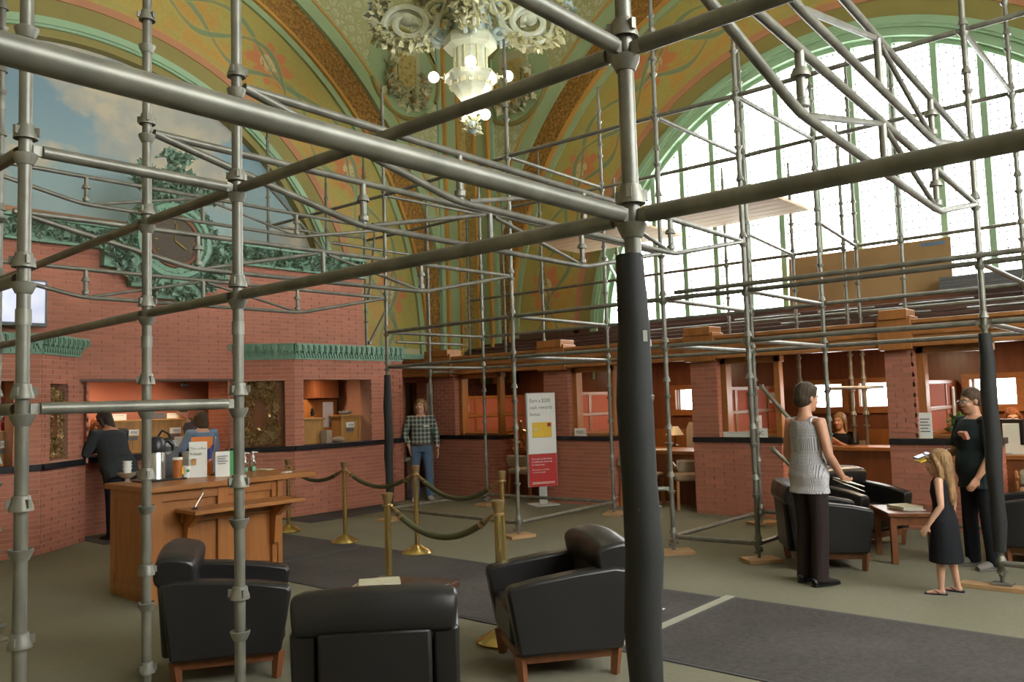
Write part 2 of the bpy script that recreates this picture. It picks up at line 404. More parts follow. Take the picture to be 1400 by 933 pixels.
def bricks(parent, p0, p1, z0, z1, holes=(), single=0, bl=.29, bh=.047, j=.011, m='brick', proud=.007, off=0.):
    d, n, L = frame2(p0, p1); o = Vector((p0[0], p0[1], 0)); M3 = Matrix((d, -n, Vector((0, 0, 1)))).transposed()
    full = []; rest = []; nz = int((z1-z0)/(bh+j)); H = (z1-z0)/max(1, nz)
    for k in range(nz):
        za = z0+k*H+j/2; zb = za+H-j
        free = [(0, L)]
        for h in holes:
            if h[2] < zb and h[3] > za:
                free = [q for f in free for q in ((f[0], min(f[1], h[0])), (max(f[0], h[1]), f[1])) if q[1]-q[0] > .02]
        for a, b in free:
            x = a-((a+off*bl+(k % 2)*(bl+j)/2) % (bl+j))
            while x < b:
                s, e = max(a, x+j/2), min(b, x+bl+j/2); x += bl+j
                if e-s < .02: continue
                (full if e-s > bl-.001 else rest).append((s, e, za, zb))
    RNG.shuffle(full)
    sing = full[:single]; rest += [tuple(r) for r in full[single:]]
    key = (round(H, 4), bl)
    if sing and key not in _BR: _BR[key] = MB().box((0, 0, 0), (bl, .03, H-j)).mesh('brick', False); _BR[key].materials.append(MT[m])
    for s, e, za, zb in sing:
        q = bpy.data.objects.new('brick', _BR[key]); COL.objects.link(q); q.parent = parent
        q.matrix_local = Matrix.Translation(o+d*(s+e)/2+n*(proud-.015+random.uniform(-.0015, .0015))+Vector((0, 0, (za+zb)/2))) @ M3.to_4x4()
    if rest:
        mb = MB()
        for s, e, za, zb in rest:
            mb.box(o+d*(s+e)/2+n*(proud-.015+random.uniform(-.0015, .0015))+Vector((0, 0, (za+zb)/2)), (e-s, .03, zb-za), M3)
        mb.build('bricks', m, parent, smooth=False, kind='stuff', fix=False)
def brick_panel(name, p0, p1, t, z0, z1, holes=(), single=0, parent=None, off=0.):
    w = panel(name, p0, p1, t, z0, z1, 'mortar', holes, parent)
    if parent is None: struct(w)
    bricks(w if parent is None else parent, p0, p1, z0, z1, holes, single, off=off)
    return w
def ledge(parent, p0, p1, z0, z1, out, back, m='granite', name='granite_ledge'):
    d, n, L = frame2(p0, p1); M = Matrix((d, -n, Vector((0, 0, 1)))).transposed(); o = Vector((p0[0], p0[1], 0))
    return MB().box(o+d*L/2+n*(out-back)/2+Vector((0, 0, (z0+z1)/2)), (L, out+back, z1-z0), M).build(name, m, parent, smooth=False, bevel=.004)
def cornice(parent, p0, p1, z0, z1):
    d, n, L = frame2(p0, p1); M = Matrix((d, -n, Vector((0, 0, 1)))).transposed(); o = Vector((p0[0], p0[1], 0)); h = z1-z0; up = Vector((0, 0, 1))
    def bx(mb, s, w, a, b, out): mb.box(o+d*s+n*(out/2-.1)+up*(z0+h*(a+b)/2), (w, out+.2, h*(b-a)), M)
    mb = MB(); bx(mb, L/2, L, 0, .07, .03); bx(mb, L/2, L, .07, .5, .015); bx(mb, L/2, L, .5, .92, .05); bx(mb, L/2, L, .92, 1, .085)
    mb.build('cornice_base', 'terracotta', parent, smooth=False)
    N = max(1, round(L/.105)); w = L/N; mb = MB(); mb2 = MB()
    for k in range(N):
        s = (k+.5)*w
        bx(mb, s, w*.72, .55, .93, .078); bx(mb, s, w*.42, .60, .86, .092); bx(mb, s, w*.3, .40, .56, .07)
        for q in (-.25, .25):
            bx(mb2, s+q*w, w*.34, .27, .42, .04); bx(mb2, s+q*w+.12*w, w*.22, .10, .25, .032)
    mb.build('cornice_blocks', 'terracotta', parent, smooth=False, kind='stuff', fix=False); mb2.build('cornice_dentils', 'terracotta', parent, smooth=False, kind='stuff', fix=False)

# ---- great arches: P(a, z, d): a along the wall, d proud of it into the room
def PX(a, z, d): return (13-d, a, z)
def PY(a, z, d): return (a, 12.5-d, z)
def PS(a, z, d): return (a, -3.4+d, z)
ZC = 2.7
def ring(name, P, c, r0, r1, d0, d1, m, parent, zlow=2.0, n=80):
    st = [(0, zlow-ZC)]+[(PI*k/n, 0) for k in range(n+1)]+[(PI, zlow-ZC)]
    vs = []; uv = []; rm = (r0+r1)/2
    for th, dz in st:
        for r, d in ((r0, d0), (r0, d1), (r1, d1), (r1, d0)):
            vs.append(P(c+r*math.cos(th), ZC+r*math.sin(th)+dz, d)); uv.append((th*rm+(dz if th == 0 else -dz), r-r0))
    m_ = len(st); fs = []
    for i in range(m_-1):
        for k in range(4):
            a, b = i*4+k, i*4+(k+1) % 4; fs.append((a, b, b+4, a+4))
    mb = MB(); mb.add(vs, fs); me = mb.mesh(name, True)
    lay = me.uv_layers.new(name='UVMap')
    for l in me.loops: lay.data[l.index].uv = uv[l.vertex_index]
    return link(name, me, m, parent)
def spandrel(name, P, c, r, a0, a1, z1, d, m, zlow=2.0):
    ang = sorted({0, PI, *[PI*k/80 for k in range(81)], math.atan2(z1-ZC, a1-c), math.atan2(z1-ZC, a0-c)})
    A, B = [], []
    for th in ang:
        cs, sn = math.cos(th), math.sin(th)
        t = min([x for x in ((a1-c)/cs if cs > 1e-6 else 1e9, (a0-c)/cs if cs < -1e-6 else 1e9, (z1-ZC)/sn if sn > 1e-6 else 1e9)])
        A.append((c+r*cs, ZC+r*sn)); B.append((c+t*cs, ZC+t*sn))
    A = [(A[0][0], zlow)]+A+[(A[-1][0], zlow)]; B = [(B[0][0], zlow)]+B+[(B[-1][0], zlow)]
    n = len(A); vs = [P(*p, d) for p in A]+[P(*p, d) for p in B]+[P(*p, d-.2) for p in A]
    fs = [(i, i+1, n+i+1, n+i) for i in range(n-1)]+[(i, i+1, 2*n+i+1, 2*n+i) for i in range(n-1)]
    return MB().add(vs, fs).build(name, m, None, smooth=False)
def flat_ring(P, c, r0, r1, d, m, parent, name): return ring(name, P, c, r0, r1, d-.12, d, m, parent)
def arch(wall, P, c, window):
    flat_ring(P, c, 6.50, 6.66, .10, 'sage', wall, 'arch_band')
    ring('gilded_arch_band', P, c, 6.66, 7.2, 0, .15, 'gold', wall)
    ring('arch_bead', P, c, 6.62, 6.68, 0, .17, 'orangeline', wall)
    ring('arch_green_band', P, c, 7.2, 7.55, 0, .23, 'sage', wall)
    ring('arch_ochre_line', P, c, 7.47, 7.52, 0, .245, 'orangeline', wall)
    ring('stencilled_arch_band', P, c, 5.08, 6.52, -.02, .04, 'stencil', wall)
    ring('arch_rose_band', P, c, 4.97, 5.09, -.02, .05, 'pinkpaint', wall)
    ring('arch_olive_band', P, c, 4.66, 4.98, -.02, .03, 'olive', wall)
    ring('arch_moulding', P, c, 4.52, 4.68, -.05, .09, 'green_trim', wall)
    ring('arch_moulding', P, c, 4.56, 4.62, -.05, .12, 'green_trim', wall)
    ring('arch_reveal', P, c, 4.40, 4.54, -.25, .04, 'green_trim' if window else 'olive', wall)
def corner_strips(wall, P, e, s):    # e: corner coordinate, s: sign towards the room centre
    for a, b, d, m, nm in ((.0, .33, .30, 'pattern_gold', 'gold_pilaster_strip'), (.33, .38, .33, 'orangeline', 'ochre_bead'), (.38, .70, .27, 'sage', 'green_pilaster_strip'), (.70, .76, .33, 'orangeline', 'ochre_bead'), (.76, .86, .25, 'green_trim', 'green_bead')):
        q = [P(e+s*a, 2.0, .15), P(e+s*b, 11, d)]
        MB().span(q[0], q[1]).build(nm, m, wall, smooth=False)
def roundel(wall, P, a, z, r):
    vs = []; n = 48; mb = MB()
    mb.add([P(a, z, .215)]+[P(a+r*math.cos(2*PI*k/n), z+r*math.sin(2*PI*k/n), .215) for k in range(n)], [(0, k+1, (k+1) % n+1) for k in range(n)])
    mb.build('roundel_field', 'sage', wall)
    for g0, g1 in ((.16, .86), (1.10, 1.72), (1.86, 2.26)):
        st = [PI*(g0+(g1-g0)*k/24) for k in range(25)]
        MB().loft([P(a+r*math.cos(t), z+r*math.sin(t), .23) for t in st], .05, 6).build('roundel_moulding', 'olive', wall)
    pl = MB().span(P(a-.38, z-.35, .2), P(a+.38, z+.62, .27)); pl.build('cartouche_panel', 'cream', wall, smooth=False)
    MB().span(P(a-.24, z-.35, .2), P(a+.24, z+.40, .31)).build('cartouche_shield', 'pattern_gold', wall, smooth=False)
    lv = MB(); pts = []
    for k in range(46):
        x = random.uniform(-.55, .55); y = -.38-.28*random.random()+.35*abs(x)**1.5*(1 if random.random() < .6 else 2.2); pts.append(P(a+x, z+y, .27))
    for k in range(14): pts.append(P(a+random.choice((-1, 1))*random.uniform(.38, .5), z+random.uniform(-.4, .15), .27))
    lv.leaves(pts, .17, 5, 1.0, Vector(P(0, 0, 1))-Vector(P(0, 0, 0)))
    lv.build('cartouche_foliage', 'iron_leaf', wall, kind='stuff', fix=False)
    bs = MB()
    for x, y in ((-.42, -.05), (.42, -.08), (-.3, -.42), (-.02, -.5), (.17, -.52), (.36, -.44), (-.5, -.35), (.52, -.38)): bs.ell(P(a+x, z+y, .33), (.055, .055, .055), 8)
    bs.build('cartouche_bosses', 'orangeline', wall, kind='stuff')

CW, CT = 4.55, 4.95
wall_window = struct(spandrel('wall_window', PX, CW, 7.5, -3.4, 12.5, 11, .2, 'filigree'))
wall_mural = struct(spandrel('wall_mural', PY, CT, 7.5, -3, 13, 11, .2, 'filigree'))
arch(wall_window, PX, CW, True); arch(wall_mural, PY, CT, False)
corner_strips(wall_window, PX, 12.3, -1); corner_strips(wall_mural, PY, 12.8, -1)
roundel(wall_mural, PY, 11.04, 8.36, .92); roundel(wall_window, PX, 10.82, 8.32, .92)
# mural: a real flat painting in the lunette
n_ = 64; mb = MB(); mb.add([PY(CT, ZC, -.12)]+[PY(CT+4.5*math.cos(PI*k/n_), ZC+4.5*math.sin(PI*k/n_), -.12) for k in range(n_+1)], [(0, k+1, k+2) for k in range(n_)])
mu = mb.build('lunette_mural', 'mural', wall_mural, smooth=False); mu['label'] = 'painted lunette of clouds in a blue-grey sky'
MB().span((-2.9, 12.0, 4.2), (9.0, 12.5, 4.42)).build('mural_shelf', 'oak_h', wall_mural, smooth=False)
struct(MB().span((-3.4, 12.45, 0), (13.3, 12.9, 2.75)).build('wall_mural_base', 'plain_wall', smooth=False))
struct(MB().span((-3.4, 12.75, 2.7), (13.3, 12.9, 11)).build('wall_mural_outer', 'plain_wall', smooth=False))
# south wall with the second great window (behind the camera's right shoulder)
wall_side = struct(spandrel('wall_side', PS, CT, 4.5, -3, 13, 11, .2, 'plain_wall', 0))
struct(MB().span((-3.4, -3.8, 0), (13.3, -3.4, 3.0)).build('wall_side_base', 'plain_wall', smooth=False))
def great_window(name, P, c, ys, detail):
    w = struct(MB().span(P(c-4.5, 2.82, -.22), P(c+4.5, 3.02, .02)).build(name, 'green_trim', smooth=False))
    w['label'] = 'great arched window of leaded glass with green mullions' if detail else 'second arched window'
    ring('window_frame', P, c, 4.33, 4.47, -.25, -.08, 'green_trim', w, 2.9)
    def top(a): 
        q = 4.42**2-(a-c)**2; return ZC+math.sqrt(q) if q > 0 else 0
    ys = [y for y in ys if top(y) > 3.1]
    for y in ys: MB().span(P(y-.045, 3.0, -.22), P(y+.045, top(y), -.06)).build('mullion', 'green_trim', w, smooth=False, bevel=.008 if detail else 0)
    ed = [c-4.40]+ys+[c+4.40]; lead = MB()
    for a, b in zip(ed, ed[1:]):
        a, b = a+.04, b-.04
        xs = [a+(b-a)*k/6 for k in range(7)]
        poly = [(a, 3.0), (b, 3.0)]+[(x, max(3.01, top(x))) for x in reversed(xs)]
        vs = [P(x, z, -.15) for x, z in poly]
        MB().add(vs, [tuple(range(len(vs)))]).build('glass_pane', 'glasslite', w, smooth=False, fix=False)
        if detail:
            N = 5
            for k in range(0, N+1):
                x = a+.03+(b-a-.06)*k/N
                if top(x) > 3.05: lead.span(P(x-.006, 3.0, -.142), P(x+.006, top(x), -.134))
            z = 3.1
            while z < max(top(a), top(b)):
                xa, xb = a, b
                if z > ZC+.3:
                    hw = 4.42**2-(z-ZC)**2
                    if hw > 0: hw = math.sqrt(hw); xa, xb = max(a, c-hw), min(b, c+hw)
                    else: xb = xa
                if xb-xa > .02: lead.span(P(xa, z-.006, -.142), P(xb, z+.006, -.134))
                z += .115
    if detail: lead.build('lead_cames', 'grey', w, smooth=False, kind='stuff', fix=False)
    return w
great_window('window_1', PX, CW, [2.36+.604*k for k in range(-5, 12)], True)
great_window('window_2', PS, CT, [CT+.604*(k+.5) for k in range(-8, 8)], False)

# ---- sill wall, ribbed boards and office roof below the great window
struct(MB().span((12.95, -3.4, 2.3), (13.35, 12.5, 3.0)).build('wall_window_sill', 'brownboard', smooth=False))
roof = struct(MB().span((10.5, -3.4, 2.30), (11.82, 12.1, 2.36)).span((11.98, -3.4, 2.30), (13, 12.1, 2.36)).span((11.8, -3.4, 2.30), (12, 3.1, 2.36)).span((11.8, 5.0, 2.30), (12, 12.1, 2.36)).build('ceiling_offices', 'cherry', smooth=False))
for k in range(6):
    MB().span((12.2+.13*k, -3.4, 2.48+.075*k), (12.33+.13*k, 12.2, 2.535+.075*k)).build('sill_board', 'brownboard', roof, smooth=False, bevel=.006)
for k in range(5): MB().span((10.75, 8.6-2.5*k+.1, 2.27), (11.7, 10.3-2.5*k, 2.30)).build('ceiling_panel', 'white', roof, smooth=False)
fascia = struct(MB().span((10.34, -3.4, 2.13), (10.52, 12.1, 2.44)).build('trim_1', 'oak_h', smooth=False, bevel=.008))
MB().span((10.30, -3.4, 2.40), (10.54, 12.1, 2.45)).build('fascia_cap', 'oak_h', fascia, smooth=False, bevel=.006)
MB().span((10.31, -3.4, 2.13), (10.36, 11.95, 2.17)).build('fascia_bead', 'oak_h', fascia, smooth=False, bevel=.006)
MB().span((10.31, -3.4, 2.27), (10.36, 11.95, 2.29)).build('fascia_bead', 'oak_h', fascia, smooth=False)
# office back wall with its small windows
wins = [(7.38, 6.55), (4.98, 4.5), (4.24, 3.4), (2.74, 2.18), (9.6, 9.2), (.6, -.2)]
back = panel('wall_offices', (12.9, 12.4), (12.9, -3.4), .3, 0, 2.3, 'cherry', [(12.4-a, 12.4-b, 1.39, 1.74) for a, b in wins[:4]]); struct(back)
for k, (a, b) in enumerate(wins[:4]):
    fr = MB(); 
    for y0, y1, z0, z1 in ((a+.10, b-.10, 1.29, 1.39), (a+.10, b-.10, 1.74, 1.82), (a+.10, a, 1.39, 1.74), (b, b-.10, 1.39, 1.74)): fr.span((12.84, y0, z0), (12.93, y1, z1))
    w = struct(fr.build('window_%d' % (k+3), 'oak_h', smooth=False, bevel=.005))
    MB().span((12.93, a-.01, 1.39), (12.96, a-.05, 1.74)).build('window_sash', 'ltgrey', w, smooth=False)
    MB().add([(13.0, a, 1.39), (13.0, b, 1.39), (13.0, b, 1.74), (13.0, a, 1.74)], [(0, 1, 2, 3)]).build('glass_pane', 'glasslite', w, smooth=False, fix=False)
for y in (8.14, 5.52, 2.95, .4): panel('wainscot_panel', (12.86, y+1.2), (12.86, y-1.2), .03, .1, 1.05, 'oak', parent=back)
# piers, counters of the offices along X = 10.4
piers = [(11.03, 10.43, 9.40, 60), (8.38, 7.89, 7.08, 60), (5.72, 5.32, 4.45, 110), (3.11, 2.79, 1.98, 110), (.55, .2, -.7, 0)]
for k, (a, b, e, sg) in enumerate(piers):
    w = brick_panel('wall_counter_%d' % (k+1), (10.4, a), (10.4, e), .35, 0, 1.0, single=sg)
    bricks(w, (10.4, e), (10.75, e), 0, 1.0); 
    panel('counter_end', (10.4, e), (10.75, e), .02, 0, 1.0, 'mortar', parent=w)
    panel('pier_core', (10.4, a), (10.4, b), .35, 1.0, 2.13, 'mortar', parent=w); bricks(w, (10.4, a), (10.4, b), 1.0, 2.13, single=sg//2, bl=.19)
    bricks(w, (10.4, b), (10.7, b), 1.0, 2.13)
    ledge(w, (10.4, a), (10.4, e-.03), .985, 1.055, .03, .42)
    MB().span((10.50, b-.002, 1.055), (10.66, b-.09, 2.13)).build('oak_jamb', 'oak', w, smooth=False, bevel=.006)
    MB().span((10.50, e+.02, 1.055), (10.62, e+.10, 2.13)).build('oak_post', 'oak', w, smooth=False, bevel=.006)
    MB().span((10.50, b, 2.05), (10.62, e, 2.13)).build('oak_head', 'oak_h', w, smooth=False, bevel=.006)
    MB().span((10.55, b, 1.055), (10.64, e, 1.09)).build('oak_sill', 'oak_h', w, smooth=False, bevel=.004)
    MB().span((10.27, a+.03, 2.10), (10.6, b-.03, 2.50)).build('pier_cap', 'oak', w, smooth=False, bevel=.01)
    MB().span((10.24, a+.0, 2.46), (10.6, b, 2.58)).build('pier_cap_block', 'oak', w, smooth=False, bevel=.01)

# ---- teller wall: upper wall, recess and two pavilions (faces at Y = 10.7 and 11.2)
tw = brick_panel('wall_teller', (1.0, 11.2), (8.98, 11.2), .3, 2.09, 3.83, single=280)
bricks(tw, (8.98, 11.2), (8.98, 11.5), 2.6, 3.83)
soff = MB().span((4.2, 11.2, 2.06), (6.6, 11.5, 2.1)).build('lintel_soffit', 'darkwood', tw, smooth=False)
MB().span((1.0, 11.14, 3.83), (8.99, 11.55, 4.12)).build('frieze_base', 'terracotta', tw, smooth=False)
MB().span((1.0, 11.10, 4.10), (9.0, 11.6, 4.15)).build('frieze_cap', 'terracotta', tw, smooth=False, bevel=.01)
MB().span((1.0, 11.11, 3.81), (9.0, 11.3, 3.85)).build('frieze_foot', 'terracotta', tw, smooth=False, bevel=.01)
lv = MB(); lv.leaves([(random.uniform(1, 8.97), 11.14, 3.98+.09*math.sin(i*.9)+random.uniform(-.05, .05)) for i in range(900)], .075, 3, .9, (0, -1, 0))
lv.build('frieze_foliage', 'terracotta_leaf', tw, kind='stuff', fix=False)
# mezzanine floor behind the frieze, closes the teller room
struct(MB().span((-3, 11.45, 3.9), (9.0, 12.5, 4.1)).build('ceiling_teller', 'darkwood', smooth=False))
struct(MB().span((1.0, 12.35, 0), (9.41, 12.45, 3.9)).build('wall_teller_back', 'brick', smooth=False))
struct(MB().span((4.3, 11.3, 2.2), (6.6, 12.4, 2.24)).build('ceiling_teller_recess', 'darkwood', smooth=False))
for x in (4.6, 5.35, 6.1): MB().span((x-.16, 11.45, 2.12), (x+.16, 12.3, 2.2)).build('ceiling_beam', 'oak', tw, smooth=False)
def pavilion(nm, pts, front, holes, ch, chholes, sf, sc):
    w = brick_panel(nm, *front, .28, 0, 2.37, holes=holes, single=sf)
    brick_panel('chamfer_core', *ch, .28, 0, 2.37, holes=chholes, single=sc, parent=w, off=.3)
    cornice(w, *front, 2.37, 2.61); cornice(w, *ch, 2.37, 2.61)
    ledge(w, *front, .985, 1.06, .05, .2); ledge(w, *ch, .985, 1.06, .05, .2)
    mb = MB(); mb.add([(x, y, 2.55) for x, y in pts]+[(x, y, 2.59) for x, y in pts], [tuple(range(len(pts))), tuple(range(2*len(pts)-1, len(pts)-1, -1))]+[(k, (k+1) % len(pts), len(pts)+(k+1) % len(pts), len(pts)+k) for k in range(len(pts))])
    mb.build('pavilion_roof', 'terracotta', w, smooth=False)
    return w
pr = pavilion('wall_pavilion_right', [(7.24, 10.7), (9.41, 10.7), (9.41, 11.2), (6.7, 11.2)], ((7.24, 10.7), (9.41, 10.7)), [(.17, 1.49, 1.06, 2.06)],
     ((6.45, 11.3), (7.24, 10.7)), [(.13, .86, 1.06, 2.05)], 260, 60)
brick_panel('pavilion_side', (9.41, 10.7), (9.41, 12.4), .28, 0, 2.37, parent=pr); cornice(pr, (9.41, 10.7), (9.41, 12.0), 2.37, 2.61)
pl = pavilion('wall_pavilion_left', [(1.0, 10.7), (3.72, 10.7), (4.3, 11.2), (1.0, 11.2)], ((1.0, 10.7), (3.72, 10.7)), [(1.0, 2.42, 1.06, 2.05)],
     ((3.72, 10.7), (4.46, 11.3)), [(.17, .55, 1.08, 2.02)], 200, 60)
cn = brick_panel('wall_corner_passage', (9.41, 12.1), (13.0, 12.1), .2, 0, 2.5, holes=[(1.3, 1.6, 0, 2.05)], single=60)
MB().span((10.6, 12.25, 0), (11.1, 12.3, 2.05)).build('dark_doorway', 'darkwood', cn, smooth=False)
MB().span((9.3, 11.95, 2.5), (13.0, 12.4, 2.6)).build('passage_cornice', 'terracotta', cn, smooth=False)
brick_panel('recess_jamb', (6.45, 11.78), (6.45, 11.21), .02, 1.0, 2.12, parent=tw); brick_panel('recess_jamb', (4.46, 11.21), (4.46, 11.78), .02, 1.0, 2.12, parent=tw)
# rooms behind the pavilion openings
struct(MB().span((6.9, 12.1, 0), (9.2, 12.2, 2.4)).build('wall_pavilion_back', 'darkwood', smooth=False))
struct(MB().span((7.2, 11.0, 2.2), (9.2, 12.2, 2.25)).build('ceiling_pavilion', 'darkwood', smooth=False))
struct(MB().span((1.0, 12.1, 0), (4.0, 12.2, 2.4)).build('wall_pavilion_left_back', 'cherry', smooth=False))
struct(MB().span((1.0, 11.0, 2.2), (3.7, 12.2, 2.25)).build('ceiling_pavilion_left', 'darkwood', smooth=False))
# pierced iron grilles in the chamfers
def grille(parent, p0, p1, z0, z1, m, nm, dens):
    d, n, L = frame2(p0, p1); o = Vector((p0[0], p0[1], 0)); mb = MB()
    for k in range(dens):
        s = L*.12+random.uniform(.05, .95)*L*.76; z = random.uniform(z0+.03, z1-.03); r = random.uniform(.025, .06)
        if abs(s-L/2) < L*.16 and abs(z-(z0+z1)/2) < .22: continue
        c = o+d*s+Vector((0, 0, z))-n*.06; a0 = random.uniform(0, 6.28)
        mb.loft([c+d*(r*(.3+.12*i)*math.cos(a0+i*.75))+Vector((0, 0, r*(.3+.12*i)*math.sin(a0+i*.75))) for i in range(8)], .006, 4)
        mb.leaves([c], r*1.1, 2, .6, d*random.uniform(-1, 1)+Vector((0, 0, random.uniform(-1, 1))))
    return mb.build(nm, m, parent, kind='stuff', fix=False)
grille(pr, (6.55, 11.22), (7.14, 10.78), 1.08, 2.04, 'bronze', 'pierced_grille', 520)
gd, gn, gl = frame2((6.5, 11.26), (7.2, 10.73)); MB().box((6.85+.06, 11.0+.1, 1.56), (.8, .02, 1.0), Matrix((gd, -gn, Vector((0, 0, 1)))).transposed()).build('grille_backing', 'cherry', pr, smooth=False)
grille(pl, (3.85, 10.8), (4.2, 11.09), 1.1, 2.0, 'bronze', 'pierced_grille', 330)

# ================================================================== SCAFFOLD (steel cup-lock system, 0.5 m cup spacing)
TR = .0242
me_low = MB().lathe([(TR, -.042), (.029, -.040), (.042, -.012), (.0445, 0), (.041, .003), (.039, -.008), (TR, -.02)], n=16).mesh('lower_cup')
me_top = MB().lathe([(TR, .050), (.031, .048), (.034, .03), (.042, .008), (.043, -.008), (.039, -.008), (TR, .0)], n=16)
for a in (0, 2.1, 4.2): me_top.box((.041*math.cos(a), .041*math.sin(a), .02), (.020, .014, .032), Matrix.Rotation(a, 3, 'Z'))
me_top = me_top.mesh('top_cup')
me_low_s = MB().lathe([(TR, -.04), (.042, -.01), (.044, 0), (TR, 0)], n=10).mesh('lower_cup_far'); me_top_s = MB().lathe([(TR, .05), (.033, .03), (.042, -.006), (TR, -.006)], n=10).mesh('top_cup_far')
for me in (me_low, me_top, me_low_s, me_top_s): me.materials.append(MT['cast'])
me_jack = MB().tube((0, 0, .02), (0, 0, .16), .017, 10).box((0, 0, .011), (.15, .15, .012)).box((0, 0, .10), (.16, .022, .022)).tube((0, 0, .09), (0, 0, .125), .028, 10).mesh('base_jack'); me_jack.materials.append(MT['cast'])
me_pin = MB().tube((0, 0, -.05), (0, 0, .17), .0175, 10).mesh('spigot'); me_pin.materials.append(MT['steel'])
me_col = MB().lathe([(TR, -.03), (.0285, -.03), (.0285, .03), (TR, .03)], n=12).mesh('joint_collar'); me_col.materials.append(MT['cast'])
POST = {}; PT = {}
def put(name, me, parent, z, rz=0):
    o = bpy.data.objects.new(name, me); COL.objects.link(o); o.parent = parent; o.location = (0, 0, z); o.rotation_euler = (0, 0, rz); return o
def post(key, x, y, nick, label, used=(), z0=0., z1=6.15, pin=True, far=False, sole=None, low=.15):
    POST[key] = (x, y, nick)
    t = thing('scaffold_post', label, 'scaffold post', (x, y, z0)); PT[key] = t
    base = z0 <= 0.001
    MB().tube((0, 0, (.10 if base else 0)), (0, 0, z1-z0), TR, 10 if far else 18).build('tube', 'steel', t)
    if base: put('base_jack', me_jack, t, sole or 0)
    if pin: put('spigot', me_pin, t, z1-z0)
    for zj in (2.02, 4.03):
        if z0+.3 < zj < z1: put('joint_collar', me_col, t, zj-z0)
    k = 0
    while .15+.5*k < z1-.03:
        z = .15+.5*k; k += 1
        if z < z0+.1: continue
        put('lower_cup', me_low_s if far else me_low, t, z-z0, random.uniform(0, 6))
        put('top_cup', me_top_s if far else me_top, t, z-z0+(.068 if any(abs(z-u) < .05 for u in used) else .15), random.uniform(0, 6))
    return t
def sole(x, y, lx, ly, rz, label):
    return tag(_at(MB().box((0, 0, .018), (lx, ly, .036)).build('sole_plate', 'soleplate', None, smooth=False, bevel=.003), x, y, 0, rz), label, 'wood block', 'timber soles under the scaffold feet')
def _at(o, x, y, z, rz=0): o.location = (x, y, z); o.rotation_euler = (0, 0, rz); return o

post('P1', 2.026, 1.283, "padded front post", 'nearest scaffold post in the centre foreground, wrapped in black foam below its joint', (2.15, 2.65), 0, 4.05)
post('P2', 2.026, 3.433, "left-armchair post", 'scaffold post crossing in front of the left black armchair, right of the drinks desk end', (1.65, 2.15, 2.65, 3.15), 0, 4.6)
post('P3', 2.028, 4.35, "desk-end post", 'scaffold post in front of the left end of the drinks desk', (2.15, 2.65, 3.15), 0, 5.0)
post('P4', 1.128, 3.433, "left-edge post", 'thick near scaffold post at the left edge of the photo', (1.65, 2.15, 2.65), 0, 4.6)
post('Q4', 2.12, 6.97, "thin left-edge post", 'thin scaffold post half hidden behind the thick left edge post', (.15, 2.15, 2.65, 3.15), 0, 5.0, far=True)
post('P6', 7.70, 9.07, "teller-corner post", 'foam-wrapped scaffold post in front of the teller window pavilion', (.15, 2.15, 2.65, 3.15, 4.15, 4.65), 0, 6.15, far=True)
post('P12', 9.62, 8.98, "first-counter post", 'scaffold post beside the right end of the first brick counter', (.15, 2.15, 2.65, 4.65), 0, 5.0, far=True)
post('P13', 7.58, 6.57, "chandelier post", 'scaffold post rising across the right side of the chandelier', (.15, 2.15, 2.65, 3.15, 4.65), 0, 6.0, far=True)
post('P15', 9.73, 6.65, "second-counter post", 'scaffold post beside the right end of the second brick counter, left of the padded post', (.15, 2.15, 2.65, 4.65), 0, 6.0, far=True)
post('P16', 7.66, 4.5, "post right of the padding", 'scaffold post standing just right of the foreground padded post', (.15, 2.15, 2.65, 3.15, 4.65), 0, 6.15, far=True)
post('P17', 7.72, 3.59, "third-counter post", 'scaffold post with a timber foot in front of the third brick counter', (.15, 2.15, 2.65, 3.15, 4.65), 0, 5.2, far=True)
post('B16', 9.80, 4.50, "hidden third-counter post", 'scaffold post directly behind the one in front of the third brick counter', (.15, 2.15, 2.65, 4.65), 0, 6.0, far=True)
post('B17', 9.75, 3.58, "blouse-woman's post", 'scaffold post that passes in front of the face of the short haired woman', (1.65, 2.15, 2.65, 4.65), 0, 5.2, far=True)
post('P21', 7.70, 1.50, "right foam post", 'foam-wrapped scaffold post in front of the woman in the dark T-shirt', (.15, 2.15, 2.65, 3.15, 3.65, 4.65), 0, 6.0, far=True, sole=.036)
post('B21', 9.75, 1.50, "right-edge post", 'foam-wrapped scaffold post at the right edge of the photo', (.15, 2.15, 2.65, 4.65), 0, 6.3, far=True)
post('C1', 11.0, 11.72, "wall-corner post", 'slim scaffold post in the wall corner, behind the man in plaid', (2.65, 4.15), 2.4, 5.0, far=True)
post('C2', 9.75, 10.36, "plaid man's post", 'scaffold post standing right behind the man in plaid', (.65, 2.15, 4.15), 0, 5.0, far=True)
post('C3', 9.42, 11.65, "red-wall-end post", 'pale scaffold post at the right end of the upper red wall', (2.65, 4.15), 2.61, 6.0, far=True)
post('C4', 8.73, 11.85, "frieze post", 'short scaffold post standing on the shelf above the right of the green frieze', (4.65,), 4.1, 5.6, far=True)
post('C5', 7.56, 11.85, "mural-edge post", 'slim scaffold post in front of the right part of the sky mural', (4.65,), 4.1, 6.4, far=True)
